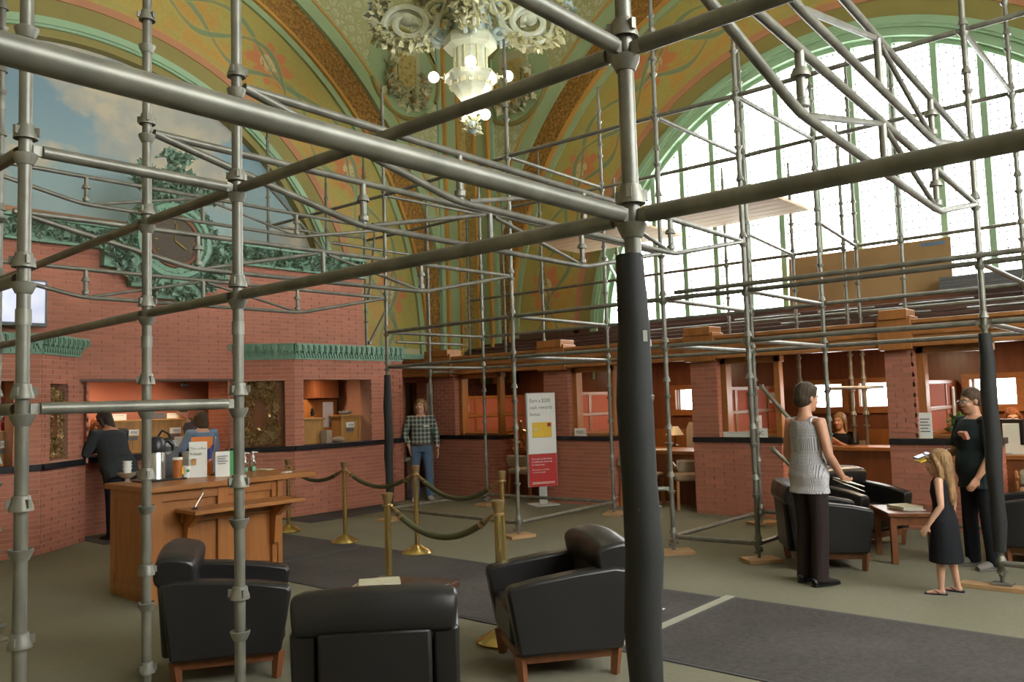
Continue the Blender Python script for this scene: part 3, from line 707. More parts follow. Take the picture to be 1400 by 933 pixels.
for i, (y, zt, nick, lab) in enumerate([(11.46, 5.6, "gold-pilaster roof post", 'slim scaffold post in front of the gold corner pilaster'),
        (10.5, 5.4, "gilded-arch roof post", 'slim scaffold post in front of the foot of the gilded arch'),
        (9.55, 6.15, "stencil-band roof post", 'slim scaffold post in front of the stencilled band left of the great window'),
        (7.87, 5.3, "window-left roof post", 'slim scaffold post at the left end of the great window'),
        (5.83, 5.05, "mid-window roof post", 'short slim scaffold post in the left half of the great window'),
        (4.76, 4.9, "plywood-left roof post", 'slim scaffold post at the left edge of the plywood board'),
        (4.02, 5.3, "slim plywood post", 'slimmer left of two scaffold posts close together in front of the plywood board'),
        (3.85, 6.1, "thick plywood post", 'thicker right of two scaffold posts close together in front of the plywood board'),
        (3.25, 6.0, "right plywood post", 'scaffold post in front of the right half of the plywood board')]):
    post('D%d' % i, 11.9, y, nick, lab, (2.65, 3.65), 0 if i in (5, 6, 7) else 2.37, zt, far=True)
# foam padding
def padding(key, x, y, z0, z1, r, label, lean=0):
    mb = MB(); m = 9
    mb.loft([(x+.006*math.sin(i*1.7)+lean*i, y+.006*math.cos(i*2.3), z0+(z1-z0)*i/(m-1)) for i in range(m)], [(r*(1+.05*math.sin(i*2.1)+(.12 if i > 2 else 0)) if 0 < i < m-2 else r*(.98 if i == m-2 else .84)) for i in range(m)], 20)
    o = mb.build('foam_sleeve', 'foam', PT[key]); o.location = (-PT[key].location.x, -PT[key].location.y, 0); o['label'] = label; return o
padding('P1', 2.020, 1.290, .35, 2.06, .047, 'long black foam sleeve around the nearest post in the centre foreground')
padding('P6', 7.70, 9.07, .22, 2.06, .055, 'dark foam sleeve on the post in front of the teller window')
padding('P21', 7.70, 1.50, .30, 2.08, .056, 'black foam sleeve on the post in front of the dark T-shirt woman')
padding('B21', 9.75, 1.50, .30, 2.08, .058, 'black foam sleeve on the post at the right edge')
# soles
for x, y, a, l in ((7.72, 9.07, .2, 'by the teller corner post'), (9.62, 8.98, .1, 'by the first counter post'), (7.58, 6.57, -.3, 'under the post below the chandelier'),
        (9.73, 6.65, .3, 'under the post by the second counter'), (7.66, 4.47, -.75, 'right of the foreground padded post'), (7.72, 3.57, -.7, 'in front of the third brick counter'), (9.9, 4.52, -.6, 'close to the base of the third brick counter'), (11.1, 6.6, .2, 'beside the guest chair of the second office')):
    sole(x, y, .34, .24, a, 'raw timber sole block on the carpet '+l)
s21 = sole(7.66, 1.30, .14, 1.0, 0, 'long grey timber sole plank under the foam post on the right')
LEV = {.15: 'ankle-high', .65: 'knee-high', 1.65: 'eye-level', 2.15: 'lower', 2.65: 'middle', 3.15: 'third-level', 4.15: 'upper', 4.65: 'top'}
def ledger(a, b, z, label=None, dz=(0, 0), ends=(None, None)):
    xa, ya, na = POST[a] if a in POST else (*a, ''); xb, yb, nb = POST[b] if b in POST else (*b, '')
    p = Vector((xa, ya, z+.022+dz[0])); q = Vector((xb, yb, z+.022+dz[1])); d = (q-p).normalized()
    c = (p+q)/2; t = thing('scaffold_ledger', label or '%s scaffold tube from the %s to the %s' % (LEV.get(z, 'upper'), na, nb), 'scaffold tube', c)
    i0 = .03 if a in POST else 0; i1 = .03 if b in POST else 0
    p, q = p+d*i0-c, q-d*i1-c
    MB().tube(p+d*.03, q-d*.03, TR, 18 if (c.length < 4.5) else 10).build('tube', 'steel', t)
    for e, s in ((p, 1), (q, -1)): MB().bar(e-d*s*.004, e+d*s*.045, .014, .040).build('end_blade', 'cast', t, smooth=False)
    return t
def far(x, y): return (x, y)
# near bays
ledger('P1', 'P2', 2.15); ledger('P2', 'P3', 2.15); ledger('P3', 'Q4', 2.15); ledger('P1', 'P2', 2.65); ledger('P2', 'P3', 2.65); ledger('P3', 'Q4', 2.65)
ledger('P4', 'P2', 2.65); ledger('P4', 'P2', 1.65, 'bright eye-level scaffold tube from the left edge post to the post before the left armchair')
ledger((-.11, 1.283), 'P1', 2.15, 'nearest thick scaffold tube sweeping from the top left corner to the padded post')
ledger((-.11, 1.283), 'P1', 2.65, 'scaffold tube running up left from the top joint of the padded post')
ledger('P1', (2.026, -.86), 2.15, 'dark thick scaffold tube from the padded post across to the right edge')
ledger('P1', (2.026, -.86), 2.65, 'scaffold tube running up right from the top joint of the padded post')
for z, w in ((2.65, 'upper'), (2.15, 'middle'), (1.65, 'lower')): ledger('P4', (1.128, 5.57), z, '%s stub of scaffold tube leaving the left edge post to the left' % w)
ledger('Q4', (1.1, 6.97), .15, 'low scaffold tube stub at the bottom left edge')
# window side bays
ledger((7.66, 1.5), (7.66, -.6), .19, 'pale ankle-high scaffold tube right of the foam post foot')
for z in (2.15, 2.65, 4.65):
    for a, b in (('P6', 'P13'), ('P13', 'P16'), ('P16', 'P17'), ('P17', 'P21'), ('P12', 'P15'), ('P15', 'B16'), ('B16', 'B17'), ('B17', 'B21')): ledger(a, b, z)
    for a, b in (('P6', 'P12'), ('P13', 'P15'), ('P16', 'B16'), ('P17', 'B17'), ('P21', 'B21')): ledger(a, b, z)
    ledger('P21', (7.7, -.64), z, '%s scaffold tube leaving the foam post on the right towards the right edge' % LEV[z])
    ledger('B21', (9.75, -.64), z, '%s scaffold tube leaving the right edge post out of frame' % LEV[z])
for a, b in (('P6', 'P13'), ('P16', 'P17'), ('P12', 'P15'), ('B16', 'B17'), ('B17', 'B21'), ('P6', 'P12'), ('P13', 'P15'), ('P16', 'B16'), ('P17', 'B17')): ledger(a, b, .15)
ledger('P16', (7.47, 4.66), .65, 'short knee-high tube end beside the foreground padded post')
ledger('B17', (11.9, 3.60), 1.65, 'eye-level scaffold tube across the office window right of the short haired woman')
ledger((7.64, 4.35), (7.64, -.2), 2.65, 'loose scaffold tube clamped along the middle tube on the window side', (.055, .055))
# tubes in front of mural, corner and great window
ledger('P6', (7.62, 11.9), 4.65, 'top scaffold tube from the foam post back over the red wall'); ledger('P12', (9.62, 11.9), 4.65, 'top scaffold tube from the first counter post back to the corner')
ledger('C4', 'C3', 4.65); ledger('C5', 'C4', 4.65); ledger((7.7, 10.36), 'C2', 4.15, 'pale scaffold tube leading to the post behind the plaid man')
ledger('C2', (11.0, 10.36), 2.15, 'lower pale scaffold tube right of the post behind the plaid man'); ledger((9.0, 10.4), (10.6, 10.4), 2.65, 'middle pale scaffold tube across the post behind the plaid man')
for a, b in (('D0', 'D1'), ('D1', 'D2'), ('D2', 'D3'), ('D3', 'D4'), ('D4', 'D5'), ('D5', 'D6'), ('D7', 'D8')): ledger(a, b, 3.65)
ledger('D8', (11.9, -.5), 3.65, 'long scaffold tube across the right half of the great window'); ledger('D3', (11.9, -.5), 2.65, 'low long scaffold tube in front of the sill below the great window', (.06, .06))
ledger('P15', 'D3', 3.65); ledger('B16', 'D5', 3.65); ledger('B17', 'D7', 3.65)
# diagonal braces
def brace(p, q, label, r=.0242):
    p, q = Vector(p), Vector(q); c = (p+q)/2; d = (q-p).normalized(); t = thing('diagonal_brace', label, 'scaffold tube', c)
    MB().tube(p-c, q-c, r, 10).build('tube', 'steel', t)
    for e in (p-c, q-c): MB().box(e, (.05, .05, .06)).build('coupler', 'cast', t, smooth=False, bevel=.008)
brace((9.78, 4.4, 1.72), (9.78, 3.6, .75), 'slanting scaffold brace across the third office opening')
brace((9.78, 4.3, .95), (9.78, 3.4, -.0+.12), 'slanting brace beside the third counter end behind the armchair')
brace((9.45, 11.6, 2.75), (9.9, 11.6, 3.45), 'lower slanting brace at the red wall end'); brace((9.45, 11.6, 3.55), (9.62, 11.6, 4.75), 'upper slanting brace at the red wall end')
brace((7.6, 11.85, 5.3), (8.7, 11.85, 4.35), 'slanting brace in front of the right end of the mural')
brace((10.6, 7.35, 2.3), (10.75, 7.1, 1.75), 'short slanting tube inside the second office opening')
# lattice girders between the camera-side row and the window-side row
me_stub = MB().tube((0, 0, 0), (0, 0, -.30), .022, 12).mesh('stub'); me_stub.materials.append(MT['steel'])
me_stc = MB().lathe([(.022, .02), (.032, .02), (.044, -.01), (.044, -.02), (.022, -.02)], n=14).mesh('stub_collar'); me_stc.materials.append(MT['cast'])
me_stb = MB().lathe([(.022, .02), (.034, .012), (.034, -.02), (.022, -.03)], n=12).mesh('stub_foot'); me_stb.materials.append(MT['cast'])
def girder(a, b, z, label, n=14):
    A = Vector((*a, z)); B = Vector((*b, z)); t = thing('lattice_girder', label, 'lattice girder', (A+B)/2); o = (A+B)/2
    d = B-A; L = d.length
    def p(x, dz): return A+d*((x-2.03)/5.62)-o+Vector((0, 0, dz))
    r = .0225
    MB().tube(p(2.07, .02), p(7.61, .02), r, n).build('top_chord', 'steel', t)
    ctrl = [p(2.07, .02), p(2.3, -.03), p(3.38, -.255), p(3.5, -.275), p(3.62, -.28), p(5, -.28), p(6.1, -.28), p(6.25, -.27), p(7.61, .01)]
    MB().loft(ctrl, r, n).build('bottom_chord', 'steel', t)
    for x0, x1 in ((3.62, 4.80), (6.12, 4.92)): MB().tube(p(x0, -.265), p(x1, -.005), .017, 10).build('web_brace', 'steel', t)
    MB().tube(p(4.86, .01), p(4.86, -.28), .0225, n).build('centre_stub', 'steel', t)
    for x in (3.54, 6.16):
        s = bpy.data.objects.new('stub', me_stub); COL.objects.link(s); s.parent = t; s.location = p(x, .01)
        for me, dz, nm in ((me_stc, -.10, 'stub_collar'), (me_stb, -.235, 'stub_foot')):
            q = bpy.data.objects.new(nm, me); COL.objects.link(q); q.parent = s; q.location = (0, 0, dz)
    return t
girder((2.026, 3.433), (7.72, 3.59), 3.15, 'lattice girder from the armchair post to the third counter post, in front of its twin')
girder((2.028, 4.35), (7.66, 4.5), 3.15, 'lattice girder from the desk-end post to the post right of the padded one')
girder((2.10, 6.75), (7.58, 6.57), 3.15, 'lattice girder ending at the post below the chandelier')
girder((2.05, 9.05), (7.70, 9.07), 3.15, 'lower of two lattice girders ending at the foam post by the teller corner')
girder((2.05, 9.05), (7.70, 9.07), 4.15, 'upper of two lattice girders ending at the foam post by the teller corner')
girder((2.026, 1.283), (7.70, 1.50), 3.15, 'lower of two dark lattice girders in front of the great window', 18)
girder((2.026, 1.283), (7.70, 1.50), 3.65, 'upper of two dark lattice girders in front of the great window', 18)
# timber decks
def deck(x0, x1, y0, y1, z, n, label):
    t = thing('plank_deck', label, 'scaffold deck', ((x0+x1)/2, (y0+y1)/2, z)); w = (x1-x0)/n
    for k in range(n): MB().box((x0+w*(k+.5)-(x0+x1)/2, 0, 0), (w-.008, y1-y0, .04)).build('plank', 'plank', t, smooth=False, bevel=.003)
deck(9.85, 11.85, 4.45, 6.1, 4.30, 8, 'timber scaffold deck in front of the left half of the great window')
deck(9.85, 11.85, 6.55, 8.6, 4.25, 8, 'timber scaffold deck left of the padded post in front of the arch foot')
t = tag(MB().box((0, 0, 0), (.02, 2.36, .82)).build('plywood_board', 'plywood', smooth=False, bevel=.003), 'big stained plywood board leaning on the sill of the great window', 'board')
t.location = (12.83, 4.03, 3.37); t.rotation_euler = (0, R(4), 0)
MB().box((-.012, -.95, .34), (.004, .32, .05)).build('blue_tape', mat('blue_tape', (.12, .2, .3), .6), t, smooth=False)
# loose scaffold parts lying on the sill
ORD = ('first', 'second', 'third', 'fourth', 'fifth', 'sixth', 'seventh', 'eighth', 'last')
for k in range(9):
    y = 5.6-k*.42; L = random.uniform(.6, 1.15); q = k % 3
    tag(_at(MB().tube((0, -L/2, 0), (0, L/2, 0), .022, 8).build('loose_pipe', 'steel'), 12.775-.13*q, y, 2.858-.075*q, random.uniform(-.03, .03)), ORD[k]+' from the left of the loose pipes lying below the plywood board', 'pipe', 'loose pipes on the office roof')
for k in range(4):
    tag(_at(MB().box((0, 0, 0), (.2, 2.4, .045)).build('stacked_plank', 'grey', None, smooth=False, bevel=.004), 12.55+.02*k, 1.75, 3.0+.05*k), ('bottom', 'second lowest', 'second highest', 'topmost')[k]+' grey plank of the stack on the sill right of the plywood', 'plank', 'stacked deck planks on the sill')

# ================================================================== FURNITURE
def armchair(x, y, rz, label, group=None):
    t = thing('armchair', label, 'armchair', (x, y, 0), rz, group); t.scale = (.94, .94, .95)
    for sx in (-1, 1):
        for sy in (-1, 1):
            MB().loft([(sx*.30, sy*.32, 0), (sx*.315, sy*.325, .17)], [(.030, .030), (.040, .040)], 4, power=1).build('leg', 'cherry', t, smooth=False)
    MB().box((.0, 0, .145), (.64, .66, .07)).build('base_rail', 'cherry', t, smooth=False, bevel=.006)
    for sy in (-1, 1):
        prof = [(-.34, .175), (.33, .175), (.40, .555), (.38, .59), (.2, .625), (-.05, .655), (-.30, .675), (-.40, .655)]
        MB().prism(prof, sy*.28, sy*.41, 1).build('arm', 'leather', t, bevel=.022)
    MB().box((.05, 0, .32), (.62, .55, .24)).build('seat_cushion', 'leather', t, bevel=.04)
    MB().prism([(-.40, .175), (-.20, .175), (-.22, .66), (-.43, .66)], -.275, .275, 1).build('backrest', 'leather', t, bevel=.02)
    n = 13; pts = [(-.31-.015*(1-abs(k/6-1)), -.395+.79*k/(n-1), .715+.022*(1-(k/6-1)**2)) for k in range(n)]
    rad = [(.128*(.93 if k in (0, n-1) else 1), .110*(.9 if k in (0, n-1) else 1)) for k in range(n)]
    MB().loft(pts, rad, 20, ref=(1, 0, -.18), power=.58).build('back_bolster', 'leather', t, bevel=.02)
    return t
armchair(2.84, 4.93, R(-33), 'black leather armchair at the lower left, seen from its side behind the slim post')
armchair(2.72, 3.29, R(46), 'black leather armchair in the bottom middle, seen from straight behind')
armchair(4.13, 3.30, R(143), 'black leather armchair just left of the padded post, facing left')
armchair(7.92, 3.02, R(-57), 'black leather armchair right behind the short haired woman')
armchair(9.18, 3.10, R(-112), 'black leather armchair against the third counter, behind the magazine table')
armchair(9.12, 1.42, R(100), 'black leather armchair at the right edge behind the foam post')
def side_table(x, y, rz, s, h, label, top='cherry'):
    t = thing('side_table', label, 'table', (x, y, 0), rz)
    MB().box((0, 0, h-.02), (s, s, .04)).build('tabletop', top, t, smooth=False, bevel=.006)
    for a in (-1, 1):
        for b in (-1, 1): MB().box((a*(s/2-.05), b*(s/2-.05), (h-.04)/2), (.055, .055, h-.04)).build('leg', 'cherry', t, smooth=False, bevel=.004)
    ap = MB()
    for a in (-1, 1): ap.box((a*(s/2-.05), 0, h-.08), (.022, s-.16, .08)); ap.box((0, a*(s/2-.05), h-.08), (s-.16, .022, .08))
    ap.build('apron', 'cherry', t, smooth=False); return t
side_table(3.55, 4.12, R(20), .60, .47, 'low dark wood table between the three foreground armchairs', 'darkwood')
side_table(8.62, 2.42, R(-57), .60, .48, 'low wooden table with magazines between the child and the armchairs')
def book(x, y, z, sx, sy, sz, rz, label, m, name='magazine', cat='magazine', group=None):
    t = thing(name, label, cat, (x, y, z), rz, group)
    MB().box((0, 0, sz/2), (sx*.98, sy*.98, sz*.9)).build('pages', 'paper', t, smooth=False)
    MB().box((0, 0, sz-.0015), (sx, sy, .003)).build('cover', m, t, smooth=False); MB().box((0, 0, .0015), (sx, sy, .003)).build('cover', m, t, smooth=False)
    return t
MT['cover1'] = mat('cream_cover', (.55, .52, .38), .4, 0, .25, 18); MT['cover2'] = mat('rose_cover', (.45, .25, .17), .4, 0, .25, 18); MT['cover3'] = mat('dark_cover', (.06, .05, .05), .3, 0, .5, 20)
book(3.42, 4.22, .47, .22, .29, .012, R(30), 'white magazine at the bottom of the pile on the foreground table', 'white')
book(3.45, 4.20, .482, .21, .27, .02, R(42), 'rose and cream magazine in the middle of the pile on the foreground table', 'cover2')
book(3.46, 4.19, .502, .20, .26, .018, R(52), 'cream magazine on top of the pile on the foreground table', 'cover1')
book(3.68, 4.02, .47, .21, .27, .008, R(10), 'dark glossy magazine lying right of the pile on the foreground table', 'cover3')
book(8.58, 2.44, .48, .22, .28, .006, R(-50), 'white sheet under the book on the magazine table', 'white')
book(8.56, 2.46, .486, .21, .27, .03, R(-40), 'cream book on the magazine table near the child', 'cover1', 'book', 'book')
# ---- drinks desk
D = thing('drinks_desk', 'oak standing desk with cups and leaflets, left of the stanchions', 'desk', (3.95, 7.4, 0))
def dl(a, b): return (a[0]-3.95, a[1]-7.4, a[2]), (b[0]-3.95, b[1]-7.4, b[2])
def dpart(nm, a, b, m='oak', bev=.004): return MB().span(*dl(a, b)).build(nm, m, D, smooth=False, bevel=bev)
dpart('end_panel', (3.31, 7.0, 0), (3.36, 7.8, .95)); dpart('end_panel', (4.54, 7.0, 0), (4.59, 7.8, .95)); dpart('back_panel', (3.36, 7.75, .02), (4.54, 7.79, .95))
dpart('front_panel', (3.36, 7.06, .04), (4.54, 7.10, .95)); dpart('plinth', (3.34, 7.02, 0), (4.56, 7.06, .06))
for x in (3.31, 3.93, 4.49): dpart('front_stile', (x, 7.02, .05), (x+.10, 7.065, .95))
dpart('front_rail', (3.36, 7.025, .86), (4.54, 7.06, .95), 'oak_h'); 
for y0, y1 in ((7.0, 7.08), (7.72, 7.8)): dpart('end_stile', (3.30, y0, .05), (3.315, y1, .95))
dpart('end_rail', (3.30, 7.08, .05), (3.315, 7.72, .12)); dpart('end_rail', (3.30, 7.08, .87), (3.315, 7.72, .95))
dpart('desktop', (3.27, 6.95, .95), (4.95, 7.86, 1.0), 'oak_h', .008)
dpart('writing_shelf', (3.52, 6.66, .755), (4.62, 7.02, .79), 'oak_h', .006); dpart('shelf_apron', (3.58, 6.99, .66), (4.55, 7.03, .755), 'oak_h')
for x in (3.60, 4.48): MB().prism([(6.70-7.4, .755), (7.02-7.4, .755), (7.02-7.4, .36), (6.97-7.4, .36), (6.94-7.4, .62), (6.80-7.4, .72)], x-3.95, x+.05-3.95, 0).build('shelf_bracket', 'oak', D, smooth=False)
pen = thing('counter_pen', 'chained pen in its holder on the writing shelf', 'pen', (3.60, 6.82, .79))
MB().lathe([(.03, 0), (.03, .008), (.012, .012), (.012, .02)], n=12).build('holder', 'black', pen); MB().tube((0, 0, .015), (.085, .01, .13), .006, 8).build('pen', 'chrome', pen)
MB().loft([(.085, .01, .13), (.11, .05, .19), (.14, .14, .20)], .002, 5).build('chain', 'chrome', pen)
# ---- stanchions and ropes
def stanchion(x, y, label):
    t = thing('stanchion', label, 'stanchion', (x, y, 0))
    MB().lathe([(.165, 0), (.168, .012), (.15, .03), (.10, .055), (.05, .085), (.03, .10)], n=28).build('base', 'brass', t)
    MB().tube((0, 0, .09), (0, 0, .88), .0255, 18).build('pole', 'brass', t)
    MB().lathe([(.028, .855), (.045, .858), (.045, .868), (.028, .872), (.026, .88), (.034, .90), (.046, .945), (.046, .958), (.03, .962)], n=20).build('cap', 'bronze', t)
    return t
ST = dict(a=(6.34, 9.53, 'back left brass stanchion, partly hidden by the desk top end'), b=(6.22, 8.16, 'second brass stanchion from the left in the back row'), c=(6.20, 6.86, 'brass stanchion in front of the man in plaid'),
          d=(6.02, 5.42, 'taller looking rear brass stanchion at the right rope end'), e=(4.22, 5.00, 'brass stanchion rising behind the foreground magazine table'), f=(4.26, 3.88, 'nearest brass stanchion, its base by the armchair left of the padded post'))
for k, v in ST.items(): stanchion(*v)
def rope(a, b, sag, label):
    p = Vector((*ST[a][:2], .865)); q = Vector((*ST[b][:2], .865)); d = (q-p).normalized(); c = (p+q)/2; L = (q-p).length
    t = thing('velvet_rope', label, 'rope', c); p = p+d*.035-c; q = q-d*.035-c
    n = 25; P = [p.lerp(q, k/(n-1))-Vector((0, 0, sag*(1-(2*k/(n-1)-1)**2))) for k in range(n)]
    MB().loft(P[2:-2], .0235, 12).build('rope', 'rope', t)
    for A, B in ((P[0], P[2]), (P[-1], P[-3])):
        e = (B-A).normalized(); MB().loft([A+e*.02, A+e*.05, B-e*.01, B+e*.05], [.008, .012, .02, .027], 12).build('end_ferrule', 'bronze', t); MB().ell(A+e*.01, (.014, .014, .014), 8).build('hook', 'brass', t)
rope('a', 'b', .16, 'olive velvet rope between the two left stanchions, behind the desk end'); rope('b', 'c', .17, 'olive velvet rope hanging in front of the foam post by the teller corner')
rope('c', 'd', .22, 'olive velvet rope hanging at the feet of the man in plaid'); rope('e', 'f', .20, 'nearest olive velvet rope, between the two front stanchions')
# ---- mats
def floor_mat(x0, x1, y0, y1, label):
    t = thing('floor_mat', label, 'mat', ((x0+x1)/2, (y0+y1)/2, 0)); w, h = x1-x0, y1-y0
    MB().box((0, 0, .005), (w, h, .008)).build('pile', 'mat', t, smooth=False)
    e = MB()
    for a in (-1, 1): e.box((a*(w/2+.015), 0, .004), (.04, h+.06, .007)); e.box((0, a*(h/2+.015), .004), (w, .04, .007))
    e.build('border', 'matedge', t, smooth=False); return t
floor_mat(4.58, 6.22, -2.6, 3.10, 'large charcoal floor mat at the bottom right'); floor_mat(4.58, 6.16, 3.26, 7.66, 'charcoal floor mat running past the stanchions'); floor_mat(4.62, 6.16, 7.76, 10.4, 'farthest charcoal floor mat beside the drinks desk')
MB().span((4.5, 3.14, 0), (6.26, 3.21, .012)).build('joint_strip', 'matstrip', None, smooth=False); tag(bpy.data.objects['joint_strip'], 'pale joint strip between the two big charcoal mats', 'strip')
floor_mat(7.0, 8.9, 9.95, 10.6, 'dark mat along the foot of the teller window wall'); floor_mat(4.5, 6.6, 10.75, 11.6, 'dark mat where the suited customer stands')
sc = tag(MB().add([(0, 0, .002), (.03, .01, .012), (.05, -.02, .004), (.035, -.045, .012), (.01, -.04, .003)], [(0, 1, 2), (0, 2, 3), (0, 3, 4)]).build('paper_scrap', 'white', fix=False), 'tiny white scrap of paper on the mat right of the padded post', 'paper'); sc.location = (5.55, 3.42, .012)
# ---- standing sign
S = thing('promotion_sign', 'tall white and red promotion sign in front of the second office opening', 'sign', (10.05, 8.17, 0), R(-27))
MB().box((0, .04, .01), (.42, .36, .02)).build('foot_plate', 'ltgrey', S, smooth=False, bevel=.004); MB().box((0, .03, .22), (.13, .03, .42)).build('pole', 'ltgrey', S, smooth=False)
MB().box((0, .03, 1.02), (.50, .05, 1.46)).build('frame', 'ltgrey', S, smooth=False, bevel=.004)
MB().box((0, -.002, 1.27), (.47, .012, .94)).build('white_panel', 'white', S, smooth=False); MB().box((0, -.003, .545), (.47, .014, .50)).build('red_panel', 'red', S, smooth=False)
MB().box((0, -.012, 1.17), (.33, .010, .235)).build('card_picture', 'yellow', S, smooth=False, bevel=.003); MB().box((.12, -.019, 1.245), (.06, .004, .055)).build('card_emblem', 'red', S, smooth=False); MB().box((-.11, -.019, 1.18), (.045, .004, .035)).build('card_chip', 'ltgrey', S, smooth=False)
for k, s_ in enumerate(('Earn a $200', 'cash rewards', 'bonus')): text('lettering', s_, .085, (-.20, -.010, 1.60-.105*k), (R(90), 0, 0), 'inkgrey', S, sx=.86)
for k, s_ in enumerate(('If you want to learn about', 'the $200 cash reward, ask', 'for details today')): text('lettering', s_, .036, (-.19, -.012, .71-.045*k), (R(90), 0, 0), 'white', S, sx=.9)
for k, s_ in enumerate(('Offer ends soon and some', 'conditions may apply')): text('lettering', s_, .03, (-.19, -.012, .545-.04*k), (R(90), 0, 0), 'white', S, sx=.9)
MB().box((0, -.012, .36), (.38, .004, .008)).build('small_print', 'white', S, smooth=False); MB().box((0, -.012, .34), (.38, .004, .008)).build('small_print', 'white', S, smooth=False)
# ---- plates and cards standing on ledges
def plate(x, y, z, rz, w, h, body, label, m='white', tm='ink', size=None, name='sign_plate', tilt=0, cat='sign', lines=0, sub=None):
    t = thing(name, label, cat, (x, y, z), rz)
    a = MB().box((0, 0, h/2), (w, .012, h)).build('card', m, t, smooth=False, bevel=.002)
    MB().box((0, .03, .006), (w*.8, .06, .012)).build('stand', m, t, smooth=False)
    if body: text('lettering', body, size or h*.55, (0, -.008, h*.32), (R(90), 0, 0), tm, t, 'CENTER')
    for k in range(lines): MB().box((-w*.06*(k % 2), -.007, h*(.75-.12*k)), (w*(.7-.12*(k % 2)), .003, h*.035)).build('print_line', tm, t, smooth=False)
    return t
F = R(-90)   # cards on the office counters face -X
plate(10.47, 10.55, 1.055, F, .20, .10, 'FDIC', 'small FDIC plate on the first counter, right of the man in plaid'); plate(10.45, 7.72, 1.055, F, .22, .12, 'FDIC', 'FDIC plate on the second counter right of the promotion sign')
plate(10.42, 4.76, 1.055, F, .24, .12, 'FDIC', 'FDIC plate on the third counter left of the short haired woman'); plate(10.47, 5.10, 1.055, F, .40, .07, '', 'long low name plate on the third counter beside the FDIC plate', lines=1)
plate(10.45, 2.72, 1.055, F, .15, .30, '', 'upright leaflet holder on the fourth counter left of the woman in the dark T-shirt', lines=5, name='leaflet_holder', cat='leaflet')
plate(10.95, 8.93, .78, F, .22, .14, '', 'white leaflet stand on the desk of the first office', lines=2, name='leaflet_stand', cat='leaflet')
# ---- office fittings
def partition(y, x0, x1, m, label, trim='oak'):
    t = thing('office_partition', label, 'partition', ((x0+x1)/2, y, 0)); hx = (x1-x0)/2
    MB().box((0, 0, .93), (x1-x0, .05, 1.62)).build('core', trim, t, smooth=False)
    xs = [-hx, -hx+.42, -hx+.50, hx-.55, hx-.47, hx]
    for a, b in ((xs[0]+.05, xs[1]), (xs[2], xs[3]), (xs[4], xs[5]-.03)):
        for z0, z1 in ((1.09, 1.34), (1.40, 1.69)): MB().span((a, -.035, z0), (b, .035, z1)).build('fabric_panel', m, t, smooth=False, bevel=.006)
    for x in (xs[1]+.02, xs[2]-.02, xs[3]+.04, -hx+.02, hx-.02): MB().span((x-.018, -.045, 1.04), (x+.018, .045, 1.72)).build('post', trim, t, smooth=False, bevel=.004)
    for z in (1.06, 1.37, 1.72): MB().span((-hx, -.05, z-.025), (hx, .05, z+.025)).build('rail', trim, t, smooth=False, bevel=.005)
    return t
partition(10.75, 10.78, 12.85, 'fabric_red', 'oak and red partition in the first office with a pale light switch'); partition(8.12, 10.78, 12.85, 'fabric_red', 'oak and red partition in the second office')
p3 = partition(5.50, 10.78, 12.85, 'fabric_red', 'oak and red partition in the third office with pictures pinned on it', 'oak'); partition(2.96, 10.78, 12.85, 'fabric_red', 'oak and red partition in the fourth office behind the plant')
tag(_at(MB().box((0, 0, 0), (.08, .02, .13)).build('light_switch', 'paper', None, smooth=False, bevel=.004), 11.0, 10.705, 1.52), 'cream light switch on the first office partition', 'switch')
def picture(x, y, z, w, h, m, label):
    t = thing('pinned_picture', label, 'picture', (x, y, z)); MB().box((0, 0, 0), (w, .014, h)).build('frame', 'white', t, smooth=False); MB().box((0, -.009, 0), (w*.86, .006, h*.86)).build('print', m, t, smooth=False); return t
MT['photo'] = mat('warm_photo_print', (.50, .26, .10), .5, 0, .7, 7); MT['photo2'] = mat('pale_photo_print', (.62, .60, .58), .5, 0, .3, 9)
picture(11.75, 5.44, 1.50, .26, .34, 'photo', 'orange picture on the third office partition'); picture(12.45, 5.44, 1.56, .2, .16, 'photo2', 'small white picture on the third office partition'); picture(11.9, 5.44, 1.17, .24, .26, 'white', 'white sheet below the orange picture in the third office'); picture(12.62, 2.90, 1.42, .10, .46, 'photo2', 'tall pale hanging card on the fourth office partition')
def office_desk(x0, x1, y0, y1, h, label, m='cherry'):
    t = thing('office_desk', label, 'desk', ((x0+x1)/2, (y0+y1)/2, 0)); w, d = x1-x0, y1-y0
    MB().box((0, 0, h-.025), (w+.06, d+.06, .05)).build('desktop', 'oak_h', t, smooth=False, bevel=.006)
    MB().box((-w/2+.02, 0, (h-.05)/2), (.04, d-.02, h-.05)).build('front_panel', m, t, smooth=False)
    for s in (-1, 1): MB().box((0.02, s*(d/2-.03), (h-.05)/2), (w-.06, .04, h-.05)).build('end_panel', m, t, smooth=False)
    MB().box((.05, 0, h-.12), (w-.2, d-.1, .1)).build('drawer', m, t, smooth=False); return t
office_desk(11.0, 11.6, 8.75, 10.0, .78, 'office desk in the first office behind tan guest chairs'); office_desk(11.12, 11.9, 6.05, 7.4, .80, 'office desk with papers in the second office'); office_desk(11.40, 11.85, 3.4, 4.5, .88, 'office desk in the third office between the seated women'); office_desk(10.95, 11.6, .6, 2.1, .84, 'office desk of the clerk at the right edge')
